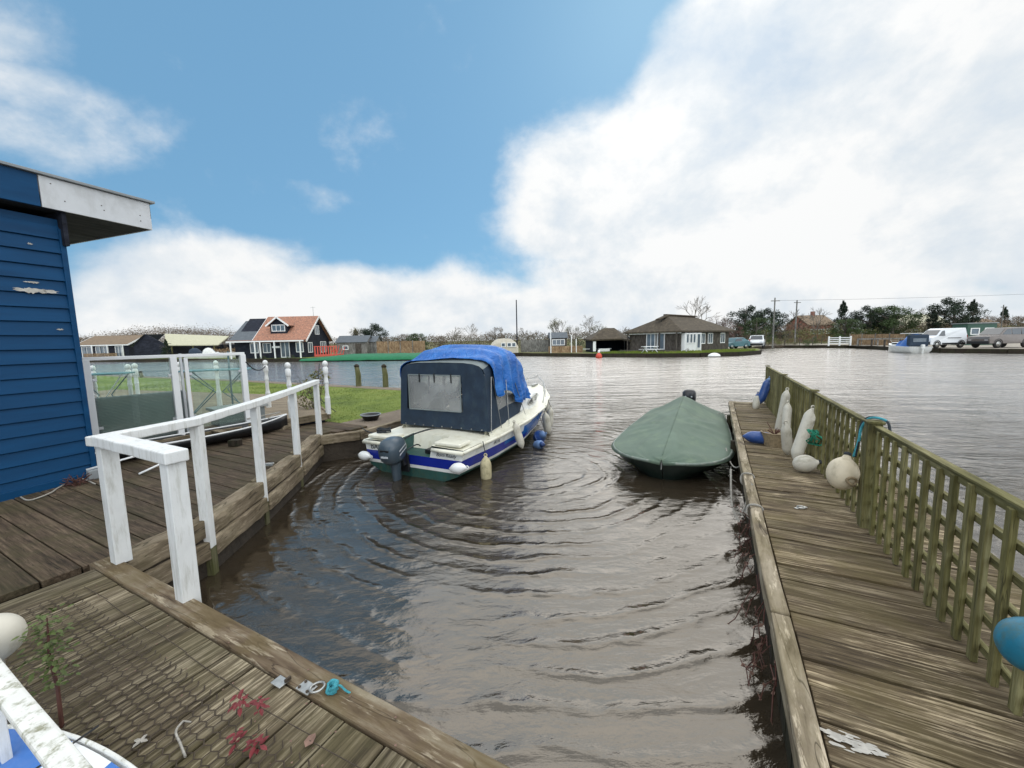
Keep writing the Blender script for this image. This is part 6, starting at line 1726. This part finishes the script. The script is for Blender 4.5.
def leafy(name, kind, seed, mat, H=6, n=2600, size=.13):
    rg = random.Random(seed); t = thing(name, None, 'tree'); blobs = []
    if kind == 'cone':
        for k in range(40):
            u = rg.random(); z = H*(.12+.86*u); R = H*.30*(1-u)**.8+.12; a = rg.uniform(0, 6.28)
            blobs.append(((R*.55*cos(a), R*.55*sin(a), z), (R*.55, R*.55, H*.09)))
    elif kind == 'round':
        for k in range(34):
            a = rg.uniform(0, 6.28); u = rg.random(); R = H*.34*sqrt(rg.random()); z = H*(.14+.76*u*(1-.9*(R/(H*.34))**2*.35))
            blobs.append(((R*cos(a), R*sin(a), z), (H*rg.uniform(.09, .16),)*2+(H*rg.uniform(.08, .13),)))
    elif kind == 'open':
        for k in range(30):
            a = rg.uniform(0, 6.28); u = rg.random(); R = H*.42*sqrt(rg.random()); z = H*(.25+.7*u)
            blobs.append(((R*cos(a), R*sin(a), z), (H*.07, H*.07, H*.06)))
    else:
        for k in range(20):
            x = rg.uniform(-H*.8, H*.8); z = H*rg.uniform(.1, .75)*(1-.4*abs(x)/(H*.8)); blobs.append(((x, rg.uniform(-H*.3, H*.3), z), (H*.22, H*.2, H*.16)))
    m = MB(); leafcloud(m, blobs, n, size*H/6*1.0, rg); 
    tr = MB(); tr.tube([(0, 0, 0), (.05*H*rg.uniform(-.5, .5), 0, H*.45), (0, 0, H*.85)], [H*.03, H*.02, H*.006], 7)
    for k in range(9):
        a = rg.uniform(0, 6.28); z = H*rg.uniform(.2, .6); R = H*.3; tr.tube([(0, 0, z), (R*cos(a)*.5, R*sin(a)*.5, z+H*.10), (R*cos(a), R*sin(a), z+H*.22)], [H*.012, H*.008, H*.003], 4)
    tr.build('trunk', M_bark, t, recalc=False); m.build('crown', mat, t, recalc=False)
    return t
P_ = {
 'conA': leafy('conifer', 'cone', 1, M_evergreen, n=6500, size=.085), 'conB': leafy('conifer', 'round', 2, M_evergreen, n=9000, size=.08),
 'grn': leafy('leafy_tree', 'round', 3, M_greenfol, n=8000, size=.08), 'olv': bare_tree('willow', 6, 21, M_bark, M_olivefol),
 'brn': leafy('winter_tree', 'round', 5, M_brownfol, n=5000, size=.06), 'red': leafy('winter_tree', 'round', 6, M_reddfol, n=4500, size=.06),
 'bsh': leafy('bush', 'hedge', 7, M_greenfol, n=5500, size=.07), 'bsb': leafy('bush', 'hedge', 8, M_brownfol, n=5000, size=.06), 'bso': leafy('bush', 'hedge', 9, M_olivefol, n=5000, size=.06),
 'barA': bare_tree('bare_tree', 6, 3, M_barkpale), 'barB': bare_tree('bare_tree', 6, 8, M_barkpale), 'barC': bare_tree('bare_tree', 6, 14, M_bark)}
used = {}
GR = {'con': 'evergreen trees along the far bank', 'grn': 'green trees along the far bank', 'olv': 'pale willows along the far bank', 'brn': 'brown winter trees along the far bank',
      'red': 'brown winter trees along the far bank', 'bsh': 'bushes along the far bank', 'bsb': 'bushes along the far bank', 'bso': 'bushes along the far bank', 'bar': 'bare trees along the far bank'}
def tree(k, x, y, H, label, wide=1.0):
    p = P_[k]; o = place(p, k in used, (x, y, .3), TR.uniform(0, 6.28), label, (H/6*wide, H/6*wide, H/6), GR[k[:3]]); used[k] = 1
    if k.startswith('bs'): o['category'] = 'bush'; o.rotation_euler = (0, 0, TR.uniform(-.3, .3))
tl = [
 ('barC', -51.92, 74, 4.4, 'dark bare tree between the boathouse and the orange roofed house'),
 ('brn', -50.16, 70, 3.6, 'brown leafless thicket tree left of the slate roof wing'),
 ('conB', -21.39, 62, 4.7, 'dark round conifer just right of the small grey shed'),
 ('olv', -26.04, 66, 4.8, 'thin pale tree behind the long grey shed'),
 ('brn', -20.48, 66, 3.3, 'brown winter tree right of the dark round conifer'),
 ('conA', -26.15, 68, 3.8, 'low dark evergreen behind the grey sheds'),
 ('brn', -18.40, 68, 3.8, 'brown winter tree above the brown fence panels, left one'),
 ('grn', -15.24, 66, 3.5, 'dull green tree above the brown fence panels'),
 ('barA', -10.91, 72, 5.2, 'pale bare tree behind the blue tarpaulin, leftmost of three'),
 ('barB', -6.98, 72, 5.0, 'pale bare tree behind the blue tarpaulin, middle of three'),
 ('brn', -2.79, 70, 4.8, 'rounded brown tree above the white boat cabin'),
 ('barA', 3.12, 70, 4.7, 'pale bare tree just right of the tall mast'),
 ('barC', 4.77, 74, 3.9, 'small dark bare tree behind the grey fence panels'),
 ('olv', 7.45, 60, 5.3, 'yellow green willow behind the white stage posts'),
 ('olv', 9.70, 62, 4.2, 'thin yellow green willow right of the taller willow'),
 ('barB', 12.24, 64, 5.6, 'tall spreading bare tree above the open boathouse'),
 ('olv', 13.70, 62, 4.3, 'pale willow above the open boathouse roof'),
 ('barC', 17.40, 62, 3.9, 'dark small bare tree between the open boathouse and the bungalow'),
 ('barB', 28.66, 62, 8.0, 'big bare tree rising above the bungalow roof'),
 ('red', 33.57, 64, 4.9, 'reddish brown tree behind the bungalow end'),
 ('red', 34.22, 62, 4.2, 'reddish brown scrub tree above the teal car'),
 ('conB', 40.72, 70, 6.8, 'tall dark evergreen behind the white people carrier, left of the pair'),
 ('conB', 46.37, 72, 6.4, 'dark evergreen beside the pale utility pole, right of the pair'),
 ('red', 33.63, 66, 5.2, 'brown winter tree close behind the bungalow roof end'),
 ('grn', 40.20, 66, 5.0, 'green tree between the two tall evergreens'),
 ('barC', 52.63, 74, 7.0, 'dark spreading bare tree by the darker utility pole'),
 ('barB', 58.97, 78, 7.0, 'pale bare tree left of the red brick house'),
 ('brn', 46.33, 68, 3.8, 'brown winter tree between the two utility poles'),
 ('conA', 62.39, 76, 7.0, 'pointed dark conifer right of the red brick house'),
 ('grn', 58.16, 70, 4.6, 'green tree below the pointed conifer'),
 ('conB', 65.73, 74, 6.6, 'round dark evergreen right of the pointed conifer'),
 ('grn', 66.36, 70, 6.9, 'large bright green tree left of the blue covered boat'),
 ('conB', 68.49, 74, 5.8, 'dark evergreen overlapping the large bright green tree'),
 ('barB', 81.03, 80, 6.6, 'pale bare tree between the green tree and the big conifer'),
 ('conB', 72.28, 66, 7.1, 'biggest dark conifer standing behind the white van'),
 ('conA', 73.35, 70, 5.0, 'smaller dark conifer left of the biggest one'),
 ('conA', 77.70, 68, 6.2, 'slim pointed conifer right of the biggest one'),
 ('conA', 102.69, 84, 5.8, 'small pointed conifer above the estate car'),
 ('brn', 94.41, 80, 5.4, 'brown winter tree between the slim conifer and the small pointed one'),
 ('brn', 100.60, 80, 5.2, 'brown winter tree at the right edge of the picture'),
 ('brn', 90.47, 70, 5.0, 'brown tree just past the estate car at the right edge'),
 ('brn', -13.05, 74, 3.4, 'low brown tree left of the three pale bare trees'),
 ('bso', 9.15, 55, 2.6, 'olive bush left of the open boathouse'),
 ('bsh', 11.38, 58, 2.8, 'green bush behind the open boathouse'),
 ('bsb', -0.15, 60, 2.7, 'brown bush left of the tall mast'),
 ('bsb', 3.38, 62, 2.9, 'brown bush right of the tall mast'),
 ('bsh', -25.54, 62, 2.2, 'green bush behind the orange railing'),
 ('bsb', -17.39, 62, 2.5, 'brown bush behind the brown fence panels'),
 ('bsb', 35.65, 60, 2.6, 'brown bush behind the white people carrier'),
 ('bso', 43.61, 64, 2.8, 'olive bush between the utility poles'),
 ('bso', 39.16, 62, 3.2, 'olive bush under the pair of evergreens'),
 ('bsb', 34.79, 53, 1.3, 'low brown bush at the foot of the pale utility pole'),
 ('bsh', 43.56, 58, 1.9, 'dark green bush by the water left of the white gate'),
 ('bsb', 43.12, 60, 1.7, 'brown bush by the water left of the dark green bush'),
 ('bso', 51.05, 66, 2.4, 'olive bush in front of the red brick house'),
 ('bsh', 57.30, 66, 2.3, 'green hedge bush behind the timber rail'),
 ('bsh', 58.76, 64, 2.2, 'green hedge bush under the large bright green tree'),
 ('bsb', 62.75, 64, 2.3, 'brown hedge bush left of the boat with the blue cover'),
 ('bsh', 63.88, 62, 2.6, 'green hedge bush behind the blue covered boat'),
 ('bsb', 70.81, 60, 2.9, 'brown hedge bush behind the estate car'),
 ('bsb', 76.05, 60, 2.8, 'brown hedge bush right of the estate car'),
 ('bsb', 18.80, 42.6, .75, 'little reddish shrub under the conservatory windows'),
 ('bsh', 12.13, 44.5, .65, 'low green shrub on the left of the bungalow lawn'),
 ('bsh', -35.59, 52.2, .6, 'low dark hedge bush under the veranda, left end'),
 ('bsh', -32.11, 52, .6, 'low dark hedge bush under the veranda, middle'),
 ('bsh', -28.39, 51.8, .7, 'low dark hedge bush under the veranda, right end'),
 ('conA', -52.71, 61.5, 2.7, 'small pointed evergreen in front of the boathouse roof'),
 ('bso', -45.65, 61.5, 1.6, 'olive bush at the right end of the boathouse'),
]
for k, x, y, H, lb in tl: tree(k, x, y, H*(1.08 if k[:3] in ('con', 'grn') else 1), lb, 1.3 if k in ('conB', 'grn') else 1.0)
# woodland masses behind
def mass(name, label, pts, hfun, n, size, mat, seed, depth=9):
    rg = random.Random(seed); m = MB(); segs = list(zip(pts[:-1], pts[1:])); Ls = [sqrt((b[0]-a[0])**2+(b[1]-a[1])**2) for a, b in segs]
    for k in range(n):
        i = rg.choices(range(len(segs)), Ls)[0]; (xa, ya), (xb, yb) = segs[i]; u = rg.random()
        x = xa+(xb-xa)*u; y = ya+(yb-ya)*u+rg.uniform(0, depth)
        top = hfun(x)*(1+.25*mnoise.noise(Vector((x*.35, 0, seed)))+.25*mnoise.noise(Vector((x*1.1, 3, seed)))); z = top*(rg.random()**.7)
        if rg.random() < .03: z = top*rg.uniform(1, 1.12)
        a = Vector((rg.gauss(0, 1), rg.gauss(0, 1), rg.gauss(0, 1))).normalized(); b = a.orthogonal().normalized(); b = Matrix.Rotation(rg.uniform(0, 6.28), 3, a) @ b; c = a.cross(b); s = size*rg.uniform(.5, 1.4)
        p = Vector((x, y, .3+z)); m.add([p-b*s, p-c*s*.4, p+b*s, p+c*s*.4], [(0, 1, 2, 3)])
    return tag(m.build(name, mat, None, recalc=False), label, 'woodland', kind='stuff')
mass('woodland', 'brown winter woodland on the skyline behind the left bungalow and boathouse', [(-135, 105), (-60, 100)], lambda x: 5.6+1.0*sin(x*.12)-(1.2 if x > -72 else 0), 70000, .13, M_brownfol, 1, 14)
mass('hedgerow', 'mixed brown hedgerow along the horizon in the middle distance', [(-60, 92), (-20, 84), (20, 80), (40, 80)], lambda x: 3.0, 40000, .12, M_brownfol, 2, 6)
mass('hedgerow', 'dark green hedgerow along the horizon behind the bungalow', [(-30, 90), (30, 84), (60, 80)], lambda x: 2.6, 20000, .12, M_greenfol, 3, 6)
mass('hedgerow', 'brown and olive hedgerow behind the gravel quay on the right', [(30, 78), (60, 74), (110, 74), (140, 60)], lambda x: 3.6, 50000, .12, M_brownfol, 4, 6)
mass('hedgerow', 'olive green hedgerow behind the gravel quay on the right', [(34, 72), (60, 70), (110, 70)], lambda x: 2.4, 20000, .12, M_olivefol, 5, 5)
mass('reed_bed', 'tan reeds along the bank left of the orange roofed house', [(-46.85, 62), (-41.51, 60)], lambda x: 1.2, 1500, .15, M_brownfence, 6, 2)
